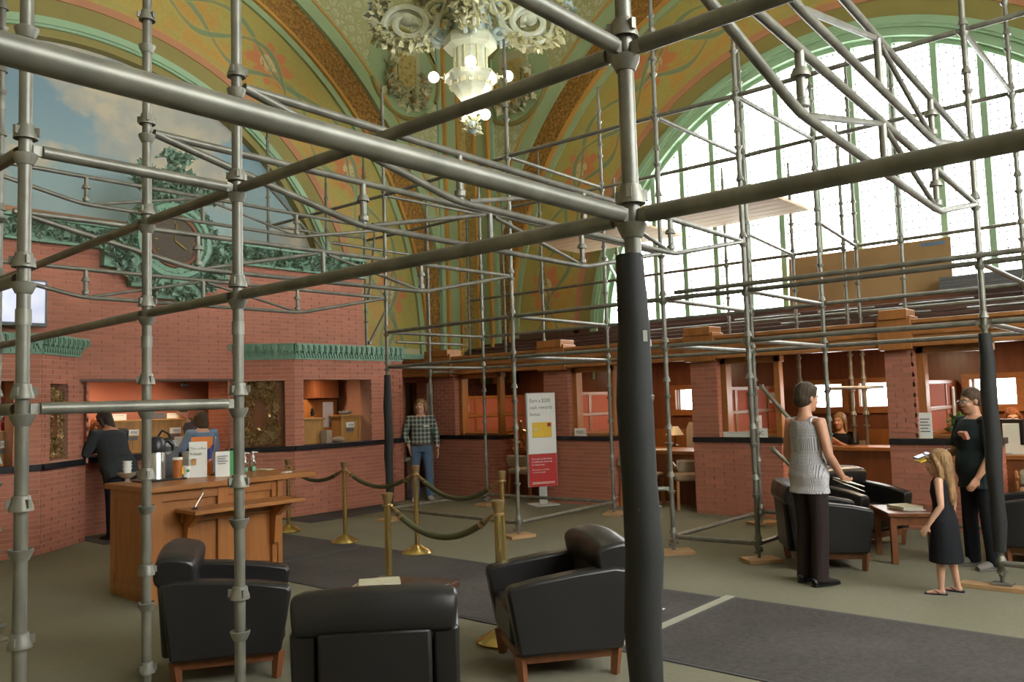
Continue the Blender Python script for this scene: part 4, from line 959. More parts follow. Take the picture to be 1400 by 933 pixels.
def chair(x, y, rz, label, arms=True, m='fabric_tan', h=.95):
    t = thing('office_chair', label, 'chair', (x, y, 0), rz)
    MB().box((0, 0, .45), (.48, .50, .09)).build('seat', m, t, bevel=.03)
    MB().loft([(-.24, 0, .55), (-.26, 0, .7), (-.28, 0, h-.1), (-.30, 0, h)], [(.035, .22), (.04, .24), (.04, .24), (.03, .20)], 16, ref=(1, 0, 0), power=.6).build('backrest', m, t)
    for a in (-1, 1):
        for b in (-1, 1): MB().bar((a*.2, b*.22, .42), (a*.23, b*.23, 0), .04, .04).build('leg', 'oak', t, smooth=False, bevel=.004)
        if arms: MB().loft([(.2, a*.27, .42), (.22, a*.27, .60), (.12, a*.27, .665), (-.12, a*.27, .665), (-.27, a*.26, .62)], .02, 8).build('armrest', 'oak', t)
    return t
chair(10.72, 9.05, R(0), 'tan guest chair with its back to the hall in the first office', h=.72, arms=False); chair(12.2, 6.75, R(180), 'tan high-backed chair behind the second office desk', h=1.18)
chair(10.85, 6.05, R(40), 'wooden armed guest chair by the second office desk', h=.70); chair(10.72, 6.80, R(0), 'tan upholstered guest chair left of the second office desk', h=.74, arms=False)
chair(11.02, 4.58, R(5), 'guest chair of the curly haired woman in the third office', h=.86); chair(12.2, 2.08, R(180), 'chair of the clerk at the right edge', h=.9); chair(12.2, 4.24, R(180), 'chair of the fair haired woman in the third office', h=.9)
chair(10.7, 1.6, R(10), 'empty guest chair with red arms at the right edge', h=.66)
L = thing('table_lamp', 'table lamp with a pleated cream shade in the second office', 'lamp', (12.1, 7.0, .80))
MB().lathe([(.07, 0), (.07, .015), (.02, .04), (.03, .1), (.012, .16), (.012, .2)], n=14).build('base', 'bronze', L); MB().lathe([(.15, .19), (.06, .33), (.055, .33), (.145, .19)], n=20).build('lamp_shade', mat('cream_shade', (.75, .62, .42), .7), L)
tag(_at(MB().box((0, 0, .004), (.3, .22, .008)).build('paper_sheet', 'white', None, smooth=False), 11.3, 6.8, .80, .3), 'white papers on the second office desk', 'paper')
ph = thing('desk_phone', 'pale desk telephone on the second office desk', 'telephone', (11.2, 7.2, .8), R(200)); MB().prism([(-.1, 0), (.1, 0), (.1, .03), (-.1, .09)], -.09, .09, 1).build('body', 'ltgrey', ph, bevel=.008); MB().loft([(-.02, -.06, .11), (.0, -.065, .09), (.08, -.065, .06)], .018, 8).build('handset', 'white', ph)
st = thing('bronze_figurine', 'dark bronze figurine on the first office desk', 'statuette', (11.1, 9.50, .78)); MB().box((0, 0, .02), (.16, .22, .04)).build('plinth', 'bronze', st, bevel=.004)
MB().loft([(0, .06, .04), (0, .05, .14), (0, 0, .2), (0, -.02, .28), (.02, 0, .36), (.02, .02, .44)], [.03, .025, .035, .06, .05, .02], 10).loft([(0, -.08, .04), (0, -.06, .12), (0, 0, .2)], [.03, .022, .035], 8).loft([(.0, -.04, .33), (.03, -.14, .30), (.04, -.16, .2)], [.02, .016, .012], 8).ell((.02, .02, .46), (.04, .04, .045), 10).build('figure', 'bronze', st)
pp = thing('potted_fern', 'leafy green potted plant on the fourth counter left of the dark T-shirt woman', 'plant', (10.65, 2.42, 1.055)); MB().lathe([(.05, 0), (.075, .10), (.07, .1), (.05, .02)], n=14).build('pot', 'cherry', pp)
MT['leaf'] = mat('fern_leaf', (.10, .19, .05), .55, 0, .4, 20); MB().leaves([(random.gauss(0, .035), random.gauss(0, .035), random.uniform(.08, .22)) for _ in range(70)], .075, 2, .9, (0, 0, .6)).build('foliage', 'leaf', pp, kind='stuff', fix=False)
mo = thing('computer_monitor', 'computer monitor seen from the side on the clerk desk at the right', 'monitor', (11.2, 2.02, .84), R(60)); MB().box((0, 0, .26), (.42, .035, .30)).build('screen', 'black', mo, smooth=False, bevel=.006); MB().box((0, .05, .1), (.06, .04, .2)).build('stand', 'ltgrey', mo, smooth=False); MB().box((0, .05, .008), (.22, .18, .016)).build('foot', 'ltgrey', mo, smooth=False)
tag(_at(MB().box((0, 0, .18), (.03, .24, .36)).build('document_holder', 'paper', None, smooth=False, bevel=.004), 11.1, 1.93, .84, .3), 'pale document board beside the monitor on the clerk desk', 'board')
# warm fill lamps, added under the ceilings to brighten offices and teller rooms
def added_fill_lamp(x, y, z, p, label, group=None, s=.3, color=(1, .74, .46)):
    t = thing('added_fill_lamp', label, 'lamp', (x, y, z), 0, group); MB().lathe([(.12, -.03), (.13, 0), (.0, 0)], n=16).build('housing', 'ltgrey', t); MB().lathe([(.10, -.034), (.10, -.03)], n=16).build('fill_glow_disc', 'fillglow', t)
    o = lamp('fill_light', (x, y, z-.045), p, color, s); return t
for k, y in enumerate((9.6, 7.0, 3.3, 1.4)): added_fill_lamp(11.6 if k != 2 else 11.1, y, 2.27, 13 if k > 1 else 6, 'round fill lamp added under the ceiling of the %s office' % ('first', 'second', 'third', 'fourth')[k])
for x in (4.75, 5.35, 6.0): added_fill_lamp(x, 11.75, 2.19, 9, 'round fill lamp added over the %s of the teller recess' % {4.75: 'left', 5.35: 'middle', 6.0: 'right'}[x])  # added lamps that lighten the teller recess
added_fill_lamp(8.1, 11.5, 2.19, 10, 'round fill lamp added inside the right teller booth'); added_fill_lamp(2.8, 11.5, 2.19, 10, 'round fill lamp added inside the left teller booth')
# ---- teller counters and cabinets
struct(brick_panel('wall_teller_counter', (4.46, 11.75), (6.45, 11.75), .1, 0, 1.0)); ledge(bpy.data.objects['wall_teller_counter'], (4.46, 11.75), (6.45, 11.75), .985, 1.06, .25, .3)
def teller_unit(x0, x1, y, z0, z1, label, sign=None, d=.25):
    t = thing('teller_cabinet', label, 'cabinet', ((x0+x1)/2, y, z0)); w = x1-x0; h = z1-z0
    MB().box((0, d/2, h/2), (w, d, h)).build('body', 'oak_light', t, smooth=False); MB().box((0, d/2-.01, h+.015), (w+.05, d+.06, .03)).build('top', 'oak_light', t, smooth=False, bevel=.005)
    n = max(1, round(w/.4))
    for k in range(n):
        a = -w/2+w*k/n; b = a+w/n
        fr = MB(); fr.span((a, -.012, 0), (a+.04, .0, h)); fr.span((b-.04, -.012, 0), (b, 0, h)); fr.span((a+.04, -.010, h-.05), (b-.04, 0, h)); fr.span((a+.04, -.010, 0), (b-.04, 0, .05)); fr.build('panel_frame', 'oak_light', t, smooth=False)
    for sign in ([] if sign is None else sign if isinstance(sign, tuple) else [sign]):
        MB().box((sign, -.02, h*.66), (.17, .012, .085)).build('white_plate', 'white', t, smooth=False); text('lettering', 'FDIC', .05, (sign+.02, -.028, h*.66-.018), (R(90), 0, 0), 'ink', t, 'CENTER'); MB().box((sign, -.018, h*.66-.085), (.14, .008, .05)).build('grey_plate', 'grey', t, smooth=False)
    return t
teller_unit(5.02, 6.12, 11.9, 1.06, 1.50, 'long oak teller cabinet in the recess with cards on top', (-.23, .40)); teller_unit(6.28, 6.62, 12.0, 1.06, 1.50, 'narrow oak teller cabinet behind the woman in blue')
plate(6.0, 11.8, 1.06, 0, .17, .20, 'FDIC', 'white FDIC card by the right end of the long teller cabinet', size=.055)
teller_unit(7.45, 7.98, 11.0, 1.06, 1.43, 'left oak cabinet inside the right teller window'); teller_unit(8.33, 8.72, 11.0, 1.06, 1.46, 'right oak cabinet with FDIC plate inside the right teller window', -.02)
teller_unit(2.9, 3.46, 11.0, 1.06, 1.44, 'oak cabinet inside the left teller window at the photo edge', .2)
for x, w, h, lb, m in ((5.15, .3, .09, 'white card standing on the left of the long teller cabinet', 'white'), (5.75, .26, .09, 'dark name plate on top of the long teller cabinet', 'grey'), (6.02, .24, .08, 'white card on the right of the long teller cabinet', 'white')): plate(x, 12.0, 1.53, 0, w, h, '', lb, m, lines=1)
plate(3.40, 11.1, 1.47, 0, .3, .16, '', 'red card with a white strip above the cabinet at the left edge', 'red', 'white', lines=2)
pn = tag(_at(MB().box((0, 0, 0), (.20, .012, .42)).build('hanging_calendar', 'paper', None, smooth=False), 8.34, 11.35, 1.50), 'pale calendar sheets hanging in the right teller window', 'calendar'); pn.data.materials.clear(); pn.data.materials.append(mat('pink_sheet', (.62, .50, .47), .7, 0, .1, 6))
tag(_at(MB().box((0, 0, 0), (.5, .3, .34)).build('wall_cabinet', 'cherry', None, smooth=False, bevel=.005), 8.65, 11.95, 1.95), 'brown wall cabinet high inside the right teller window', 'cabinet')
tag(_at(MB().box((0, 0, 0), (1.5, .04, .62)).build('back_board', 'oak', None, smooth=False), 8.3, 12.07, 1.45), 'orange wooden backboard inside the right teller window', 'panel')
tag(_at(MB().box((0, 0, .1), (.15, .12, .2)).build('carton', 'fabric_tan', None, smooth=False), 7.99, 10.93, 1.06, .3), 'small tan carton beside the left cabinet of the right teller window', 'box')
tag(_at(MB().ell((0, 0, .04), (.11, .08, .05), 12).build('paper_bundle', 'fabric_tan'), 8.2, 10.9, 1.06), 'crumpled tan bundle on the ledge of the right teller window', 'bundle')
tag(_at(MB().lathe([(.03, 0), (.035, .07), (.02, .09), (.025, .12)], n=12).build('stamp', 'black'), 7.85, 11.1, 1.49), 'small black stamp on the left cabinet in the right teller window', 'stamp')
bw = tag(_at(MB().lathe([(.05, 0), (.11, .03), (.12, .06), (.02, .07)], n=16).build('grey_bowl', 'ltgrey'), 8.5, 11.1, 1.49), 'grey dish on the right cabinet in the right teller window', 'dish')
# bin and board by the man in plaid
bn = thing('waste_bin', 'brushed steel waste bin beside the teller corner, left of the man in plaid', 'bin', (9.62, 10.85, 0)); MB().box((0, 0, .33), (.30, .30, .66)).build('body', 'chrome', bn, smooth=False, bevel=.015); MB().box((0, 0, .68), (.32, .32, .05)).build('lid', 'ltgrey', bn, smooth=False, bevel=.01)
tag(_at(MB().box((0, 0, 0), (.04, .12, .9)).build('grey_plank', 'ltgrey', None, smooth=False), 10.33, 11.0, 1.55), 'upright grey board fixed beside the first brick pier', 'board'); 
# television
tv = thing('television', 'flat television with a pale lilac picture at the left edge above the cornice', 'television', (3.36, 11.05, 3.02)); MB().box((0, 0, 0), (1.06, .06, .58)).build('bezel', 'grey', tv, smooth=False, bevel=.006); MB().box((0, -.032, .01), (1.0, .008, .51)).build('screen', 'screen', tv, smooth=False)
MB().box((0, .08, 0), (.2, .14, .2)).build('bracket', 'black', tv, smooth=False)

# ---- terracotta clock
ck = thing('terracotta_clock', 'green terracotta clock with leafy crown on the red brick wall', 'clock', (5.58, 11.05, 4.0))
poly = [(-.30, -.80), (.40, -.80), (.40, -.62), (.62, -.62), (.62, -.45), (.80, -.45), (.80, -.05), (.62, .02), (.48, .45), (.34, .62), (-.40, .62), (-.55, .45), (-.70, .02), (-.98, -.10), (-1.0, -.42), (-.64, -.45), (-.64, -.66), (-.30, -.66)]
MB().prism(poly, 0, .16, 1).build('backplate', 'terracotta', ck, smooth=False, bevel=.012)
Mx = Matrix.Rotation(R(90), 3, 'X')
MB().lathe([(.52, 0), (.55, .03), (.53, .07), (.47, .08), (.44, .05), (.40, .06), (.38, .03), (.38, 0)], (-.05, .0, .02), 40, Mx).build('clock_rim', 'terracotta', ck)
MB().lathe([(.385, 0), (.385, .03), (.37, .05), (.33, .05), (.33, .03)], (-.05, 0, .02), 40, Mx).build('bronze_bezel', 'cherry', ck)
MB().lathe([(.33, 0), (.33, .035)], (-.05, 0, .02), 40, Mx).build('clock_face', mat('clock_face', (.07, .048, .03), .5, .2, .2, 6), ck)
hd = MB(); hd.bar((-.05, -.045, .02), (-.02, -.045, .28), .016, .006, (0, 1, 0)).bar((-.05, -.045, .02), (.12, -.045, -.08), .022, .006, (0, 1, 0)); hd.build('clock_hands', 'brass', ck, smooth=False)
nm = MB()
for k in range(12):
    a = 2*PI*k/12; nm.box((-.05+.27*math.cos(a), -.04, .02+.27*math.sin(a)), (.05, .006, .014), Matrix.Rotation(-a, 3, 'Y'))
nm.build('hour_marks', 'brass', ck, smooth=False, kind='stuff')
bz = MB()
for k in range(30): a = 2*PI*k/30; bz.ell((-.05+.46*math.cos(a), -.07, .02+.46*math.sin(a)), (.022, .02, .022), 6)
bz.build('rim_beads', 'terracotta', ck, kind='stuff')
MB().ell((.03, -.02, -.60), (.13, .06, .14), 16).build('lower_boss', 'terracotta', ck); MB().ell((.03, -.02, -.42), (.10, .05, .08), 16).build('upper_boss', 'terracotta', ck)
MB().loft([(-.08, .08, .55), (-.06, .06, .8), (-.05, .06, 1.0), (-.03, .06, 1.2)], [(.05, .30), (.05, .2), (.05, .10), (.04, .05)], 10, ref=(0, 1, 0)).build('crown_stem', 'terracotta', ck)
lv = MB(); pts = []
for k in range(70): a = random.uniform(-.15, PI+.15); pts.append((-.05+.62*math.cos(a)*random.uniform(.85, 1.05), -.02, .02+.6*math.sin(a)))
for cx, cz, rx, rz_, n in ((-.8, -.25, .2, .18, 60), (.66, -.22, .18, .2, 60), (-.45, -.55, .18, .1, 40), (.45, -.52, .16, .12, 40), (.05, -.72, .3, .08, 40), (-.4, .78, .25, .12, 60), (.28, .72, .28, .12, 60), (-.02, .95, .2, .1, 50), (.0, 1.22, .22, .07, 60), (-.45, .95, .10, .1, 30), (.5, .74, .12, .1, 30)):
    for _ in range(n): pts.append((cx+random.gauss(0, rx*.5), random.uniform(-.06, .04), cz+random.gauss(0, rz_*.5)))
lv.leaves(pts, .095, 4, 1.0, (0, -1, .3)); lv.build('leaf_relief', 'terracotta_leaf', ck, kind='stuff', fix=False)
# ---- chandelier
ch = thing('chandelier', 'huge painted cast-iron chandelier with scrolls and white globe lamps', 'chandelier', (8.18, 7.72, 5.42)); ch.scale = (1, 1, .83)
def hexring(nm, prof, m, n=8, par=ch): return MB().lathe(prof, (0, 0, 0), n).build(nm, m, par, smooth=False, bevel=.006)
MB().lathe([(.01, -.06), (.07, -.02), (.10, .05), (.09, .12), (.04, .17), (.05, .25)], n=10).build('finial', 'iron_blue', ch)
MB().leaves([(.09*math.cos(a), .09*math.sin(a), z) for a in np.linspace(0, 6.2, 12) for z in (0, .06, .12, .17)], .09, 2, .8, (0, 0, .3)).build('finial_leaves', 'iron_leaf', ch, kind='stuff', fix=False)
hexring('lower_stem', [(.04, .17), (.07, .24), (.05, .38), (.09, .45)], 'iron'); hexring('lower_bowl', [(.09, .45), (.16, .52), (.33, .80), (.37, .86), (.37, .95), (.30, .97)], 'iron'); hexring('drum', [(.24, .96), (.24, 1.38), (.27, 1.40)], 'iron')
hexring('collar', [(.27, 1.38), (.38, 1.42), (.38, 1.56), (.34, 1.62), (.27, 1.64)], 'iron'); hexring('upper_drum', [(.22, 1.62), (.30, 1.95), (.24, 2.4), (.16, 2.9), (.12, 6.75)], 'iron_blue')
for k in range(8):
    a = PI/8+k*PI/4; MB().bar((.235*math.cos(a), .235*math.sin(a), .98), (.235*math.cos(a), .235*math.sin(a), 1.38), .03, .03).build('drum_pilaster', 'iron_leaf', ch, smooth=False)
rc = MB()
for k in range(16): a = k*PI/8; rc.box((.30*math.cos(a), .30*math.sin(a), .78), (.02, .07, .09), Matrix.Rotation(a, 3, 'Z')); rc.ell((.385*math.cos(a), .385*math.sin(a), .905), (.02, .02, .02), 6)
rc.build('bowl_bosses', 'iron_leaf', ch, smooth=False, kind='stuff')
def globe(p, arm0):
    p = Vector(p); g = MB().ell(p, (.075, .075, .09), 16).build('globe_lamp', 'globe', ch); s = MB().loft([Vector(arm0), (p+Vector(arm0))/2, p-(p-Vector(arm0)).normalized()*.06], [.02, .016, .03], 8).build('lamp_arm', 'iron', ch); return g
va = math.atan2(-7.72, -8.18)
for k in range(4): a = va+k*PI/2; globe((.52*math.cos(a), .52*math.sin(a), .93), (.36*math.cos(a), .36*math.sin(a), .93))
for k in range(4): a = va+k*PI/2+.35; globe((.20*math.cos(a), .20*math.sin(a), .30), (.06*math.cos(a), .06*math.sin(a), .36))
globe((0, 0, .16+.0), (0, 0, .36)) if False else None
for k in range(4):      # four scrolled arms
    a = va+PI/2+k*PI/2; u = Vector((math.cos(a), math.sin(a), 0)); w = Vector((-math.sin(a), math.cos(a), 0)); Zv = Vector((0, 0, 1))
    def sp(cx, cz, r0, r1, t0, t1, n=40): cz -= .10; return [u*(cx+(r0+(r1-r0)*i/n)*math.cos(t0+(t1-t0)*i/n))+Zv*(cz+(r0+(r1-r0)*i/n)*math.sin(t0+(t1-t0)*i/n)) for i in range(n+1)]
    for off in (-.06, .06):
        P0 = sp(.86, 1.93, .42, .10, PI*.9, PI*.9+4.1*PI); 
        MB().loft([q+w*off for q in P0], [(.030, .05)]*len(P0), 6, ref=w).build('scroll', 'iron', ch)
        P1 = sp(.42, 1.72, .14, .05, -PI*.5, PI*1.9, 24); MB().loft([q+w*off for q in P1], .035, 6, ref=w).build('scroll', 'iron_blue', ch)
        P2 = [u*.2+Zv*2.5, u*.3+Zv*2.25, u*.38+Zv*2.0, u*.52+Zv*1.72, u*.72+Zv*1.55, u*.95+Zv*1.50]; MB().loft([q+w*off for q in P2], .035, 6, ref=w).build('arm_strap', 'iron', ch)
        P3 = sp(.42, 2.18, .2, .04, -PI*.4, PI*2.6, 24); MB().loft([q+w*off for q in P3], .03, 6, ref=w).build('scroll', 'iron_leaf', ch)
    for cx, cz, r in ((.42, 1.72, .075), (.86, 1.93, .11), (.42, 2.18, .06)):
        MB().ell(u*cx+Zv*cz, (r, r, r), 12).build('boss', 'iron_blue' if cx < .5 else 'iron', ch)
    bd = MB()
    for i in range(26): t_ = PI*.9+i*.17; bd.ell(u*(.86+.345*math.cos(t_))+Zv*(1.93+.345*math.sin(t_)), (.018, .018, .018), 6)
    bd.build('scroll_beads', 'iron_blue', ch, kind='stuff')
    pts = []
    for i in range(120):
        t_ = random.uniform(-2.4, .9); rr = random.uniform(.40, .50); pts.append(u*(.86+rr*math.cos(t_))+Zv*(1.93+rr*math.sin(t_))+w*random.uniform(-.14, .14))
    for i in range(50): pts.append(u*random.uniform(.35, .8)+Zv*(2.35+random.uniform(-.08, .08))+w*random.uniform(-.12, .12))
    MB().leaves(pts, .12, 3, 1.0, u*.3-Zv*.2).build('arm_foliage', 'iron_leaf', ch, kind='stuff', fix=False)
    tip = MB()
    for i in range(6): tip.leaves([u*(1.33+random.uniform(-.05, .08))+Zv*(2.0+random.uniform(-.15, .2))], .14, 4, .8, u)
    tip.build('arm_tip', 'iron_blue', ch, kind='stuff', fix=False)
    MB().ell(u*.5+Zv*2.42, (.06, .06, .06), 12).build('globe_lamp', 'globe', ch)
pts = [(random.gauss(0, .14), random.gauss(0, .14), random.uniform(1.75, 2.5)) for _ in range(90)]
MB().leaves([(.25*x/max(.02, math.hypot(x, y)), .25*y/max(.02, math.hypot(x, y)), z) for x, y, z in pts], .13, 3, 1.0, (0, 0, -.3)).build('stem_foliage', 'iron_leaf', ch, kind='stuff', fix=False)
for k in range(8):
    a = k*PI/4+PI/8; c = Vector((.31*math.cos(a), .31*math.sin(a), 1.78)); M3 = Matrix.Rotation(a, 3, 'Z'); cr = MB(); cr.box(c, (.02, .16, .03), M3 @ Matrix.Rotation(R(45), 3, 'X')); cr.box(c, (.02, .16, .03), M3 @ Matrix.Rotation(R(-45), 3, 'X')); cr.build('cross_panel', 'iron_blue', ch, smooth=False)
# ---- things on the drinks desk
def item(nm, lab, cat, x, y, rz=0, grp=None): return thing(nm, lab, cat, (x, y, 1.0), rz, grp)
ur = item('coffee_airpot', 'steel coffee airpot with black pump lid on the desk', 'coffee pot', 3.66, 7.66, R(-20)); MB().lathe([(.09, 0), (.09, .02), (.085, .03), (.085, .25), (.08, .27)], n=24).build('body', 'chrome', ur)
MB().lathe([(.084, .26), (.088, .28), (.085, .36), (.06, .40), (.02, .41)], n=24).build('lid', 'black', ur); MB().loft([(.05, 0, .36), (.11, 0, .37), (.15, 0, .32), (.15, 0, .27)], [.03, .026, .02, .016], 10).build('spout', 'black', ur); MB().loft([(.02, .05, .40), (.06, .06, .46), (.11, .03, .43), (.14, .0, .36)], .011, 8).build('handle', 'black', ur)
tr = item('serving_tray', 'black tray under the airpot on the desk', 'tray', 3.66, 7.64); MB().box((0, 0, .008), (.42, .34, .015)).build('tray', 'black', tr, smooth=False, bevel=.005)
ca = item('orange_canister', 'orange cylindrical canister with white lid at the desk front', 'canister', 3.80, 7.52); MB().lathe([(.043, 0), (.043, .19)], n=20).build('body', mat('orange_can', (.42, .12, .02), .4), ca); MB().lathe([(.045, .185), (.045, .205), (.03, .207)], n=20).build('lid', 'white', ca); MB().box((.03, -.028, .08), (.02, .03, .07)).build('label_patch', 'yellow', ca, smooth=False)
def cupstack(x, y, n, lab, h=.09, st=.022):
    t = item('cup_stack', lab, 'paper cups', x, y)
    for k in range(n): MB().lathe([(.028, k*st), (.038, k*st+h), (.041, k*st+h), (.041, k*st+h-.008), (.036, k*st+h-.008)], n=18).build('paper_cup', 'white', t)
    return t
cupstack(4.0, 7.75, 8, 'tall stack of white paper cups behind the leaflet card'); cs = cupstack(3.925, 7.60, 2, 'short stack of paper cups with a green emblem by the orange canister'); MB().lathe([(.016, -.002), (.016, .002)], (.0, -.038, .07), 12, Matrix.Rotation(R(90), 3, 'X')).build('round_emblem', 'greenprint', cs)
bo = item('creamer_bowl', 'small beige footed bowl of creamer cups on the desk corner', 'bowl', 3.42, 7.72); MB().lathe([(.045, 0), (.02, .015), (.02, .035), (.07, .06), (.085, .09), (.08, .09), (.06, .065), (.01, .06)], n=20).build('bowl', 'fabric_tan', bo)
cupstack(3.42, 7.72, 3, 'pile of white cups sitting in the beige bowl on the desk corner', .07, .03).location.z = 1.065
def card(x, y, w, h, rz, m, lab, lines=(), tm='inkgrey', size=.03, bars=0):
    t = item('leaflet_card', lab, 'leaflet', x, y, rz); MB().box((0, 0, h/2), (w, .008, h), Matrix.Rotation(R(-6), 3, 'X')).build('card', m, t, smooth=False); MB().box((0, .03, .004), (w, .08, .008)).build('stand', 'white', t, smooth=False)
    for k, s_ in enumerate(lines): text('lettering', s_, size, (-w*.42, -.026-.006+.0+.02*(k*.2), h*.78-k*size*1.3), (R(84), 0, 0), tm, t)
    for k in range(bars): MB().box((-w*.08*(k % 2), -.022+.005*k, h*(.82-.1*k)), (w*(.72-.15*(k % 2)), .006, .007)).build('print_line', 'inkgrey', t, smooth=False)
    return t
c1 = card(4.02, 7.55, .165, .34, R(-32), 'white', 'tall white leaflet card about coffee in the middle of the desk', ('The coffee', 'is on us'), size=.034); MB().box((-.035, -.024, .15), (.04, .006, .06), Matrix.Rotation(R(-6), 3, 'X')).build('small_picture', 'photo', c1, smooth=False)
card(4.14, 7.70, .20, .38, R(-30), 'orange', 'orange and tan poster card behind the white leaflet card'); c3 = card(3.84, 7.80, .20, .30, R(-35), 'grey', 'grey board reading Foreign beside the airpot', ('Foreign',), 'white', .04)
c3b = MB().box((0, .0, .33), (.22, .01, .06)).build('header_strip', 'ltgrey', c3, smooth=False); text('lettering', 'Please Wait Here', .025, (-.10, -.008, .32), (R(90), 0, 0), 'white', c3)
card(4.17, 7.36, .13, .24, R(-30), 'white', 'small white notice card right of the flag', size=.024, bars=5); card(4.28, 7.41, .09, .24, R(-30), 'greenprint', 'green card joined to the small white notice card')
fl = item('table_flag', 'little striped flag on a stick standing on the desk', 'flag', 4.20, 7.60); MB().lathe([(.025, 0), (.025, .012), (.006, .016)], n=12).build('base', 'black', fl); MB().tube((0, 0, .01), (.03, 0, .36), .004, 8).build('stick', 'oak_light', fl); MB().ell((.031, 0, .365), (.007, .007, .012), 8).build('tip', 'brass', fl)
vs = []; 
for i in range(7):
    for j in range(8): vs.append((.022-.018*i-.004*j, .012*math.sin(i*1.4+j*.4), .31-.022*j-.012*i))
MB().add(vs, [(i*8+j, i*8+j+1, i*8+j+9, i*8+j+8) for i in range(6) for j in range(7)]).build('cloth', 'flagmat', fl, fix=False)
for x, y, lab in ((4.56, 7.62, 'left clear pump bottle of hand gel on the desk, beside the slim post'), (4.68, 7.66, 'right clear pump bottle of green hand gel on the desk')):
    b = item('gel_bottle', lab, 'bottle', x, y); MB().lathe([(.032, 0), (.034, .01), (.034, .10), (.028, .125), (.014, .135)], n=16).build('bottle', 'cleargel', b); MB().lathe([(.029, .004), (.029, .05)], n=14).build('gel', mat('hand_gel', (.2, .42, .25), .2), b)
    MB().lathe([(.016, .13), (.016, .155), (.006, .16), (.006, .19), (.014, .192), (.014, .2)], n=12).build('pump', 'white', b); MB().bar((0, 0, .195), (.045, -.02, .19), .012, .01).build('nozzle', 'white', b, smooth=False)
book(4.72, 7.12, 1.0, .10, .06, .008, .4, 'slim white note pad at the right of the desk', 'white', 'note_pad', 'pad'); book(4.84, 7.70, 1.0, .1, .18, .006, .2, 'pale green leaflet lying at the far right of the desk', 'cover1', 'leaflet', 'leaflet')
# small camera over teller recess
cm = thing('security_camera', 'small black security camera under the lintel of the teller recess', 'camera', (5.85, 11.35, 2.06)); MB().tube((0, 0, 0), (0, 0, -.04), .008, 8).build('mount', 'black', cm); MB().tube((-.06, -.02, -.05), (.06, .02, -.06), .025, 10).build('body', 'black', cm)

# ================================================================== PEOPLE
def skinmat(name, c):
    t = NT(name); n = t.noise(t.obj(), 18, 3); t.set(t.p.inputs['Subsurface Weight'], .08); t.set(t.p.inputs['Subsurface Radius'], (.03, .012, .006))
    return t.fin(t.mix(n, vary(c, .9), vary(c, 1.1)), .5)
SKIN = {'fair': skinmat('fair_skin', (.55, .30, .20)), 'tan': skinmat('tanned_skin', (.46, .225, .135)), 'brown': skinmat('brown_skin', (.20, .095, .055))}
def clothmat(name, c, var=.12):
    t = NT(name); v = t.obj(); n = t.noise(t.scale(v, (1, 1, .35)), 9, 4, .55); t.bump(n, .55, .02)
    return t.fin(t.mix(t.noise(v, 4, 2), vary(c, 1-var), vary(c, 1+var)), .85, 0, .15)
def hairmat(name, c):
    t = NT(name); v = t.obj(); n = t.noise(t.scale(v, (1, 1, .16)), 70, 4, .6); t.bump(n, .8, .01)
    return t.fin(t.mix(t.step(n, .3, .7), vary(c, .55), vary(c, 1.35)), .6, 0, .2)
def plaidmat():
    t = NT('plaid_shirt_cloth'); s = t.sep(t.obj()); n = t.noise(t.obj(), 9, 4); t.bump(n, .5, .02)
    def st(k, fr, w, ph=0.): return t.step(t.math('ABSOLUTE', t.math('SUBTRACT', t.math('FRACT', t.math('MULTIPLY_ADD', s[k], fr, ph)), .5)), w, w*.5)
    c = t.mix(t.math('MAXIMUM', st(1, 15, .2), st(2, 14, .2)), (.16, .18, .15), (.05, .075, .085))
    c = t.mix(t.math('MULTIPLY', t.math('MAXIMUM', st(1, 15, .07, .5), st(2, 14, .07, .5)), .85), c, (.55, .55, .45))
    return t.fin(c, .9, 0, .1)
def printmat():
    t = NT('printed_blouse_cloth'); v = t.obj(); s = t.sep(v); n = t.noise(t.scale(v, (1, 1, .4)), 8, 4); t.bump(n, .5, .02)
    ck = t.n('ShaderNodeTexChecker', {'Vector': t.scale(v, (1, 1, .8)), 'Scale': 11}).outputs[1]
    def ln(k, fr): return t.math('GREATER_THAN', t.math('SINE', t.math('MULTIPLY', s[k], fr)), .35)
    h = t.math('GREATER_THAN', t.noise(v, 4.5, 0), .5)
    lines = t.mix(ck, ln(2, 520), ln(1, 420))
    return t.fin(t.mix(t.math('MULTIPLY', lines, t.math('MULTIPLY_ADD', h, .5, .5)), (.47, .445, .45), (.15, .14, .155)), .8, 0, .2)
CL = dict(plaid=plaidmat(), blouse=printmat(), jeans=clothmat('blue_jeans_cloth', (.085, .13, .20)), black=clothmat('black_cloth', (.014, .014, .017)), darktee=clothmat('dark_teal_black_cloth', (.020, .028, .030)),
          brown=clothmat('dark_brown_trouser_cloth', (.030, .020, .019)), suit=clothmat('charcoal_suit_cloth', (.034, .038, .042)), navy=clothmat('navy_trouser_cloth', (.014, .015, .025)), blue=clothmat('blue_grey_top_cloth', (.17, .23, .33)),
          grey=clothmat('mauve_grey_cardigan_cloth', (.10, .085, .10)), white=clothmat('white_blouse_cloth', (.60, .55, .52)), taupe=clothmat('taupe_top_cloth', (.13, .09, .085)))
HM = dict(sandy=hairmat('sandy_hair', (.26, .16, .07)), dark=hairmat('dark_brown_hair', (.035, .022, .016)), brown=hairmat('mid_brown_hair', (.075, .043, .024)), short=hairmat('short_grey_brown_hair', (.05, .034, .021)), blonde=hairmat('dark_blonde_hair', (.27, .155, .07)), red=hairmat('auburn_hair', (.25, .085, .03)), black=hairmat('black_hair', (.012, .009, .008)))
MT.update({'m_eye': mat('eye_white', (.75, .72, .68), .3), 'm_iris': mat('dark_iris', (.03, .02, .015), .2), 'm_lip': mat('lips', (.42, .15, .12), .5)})
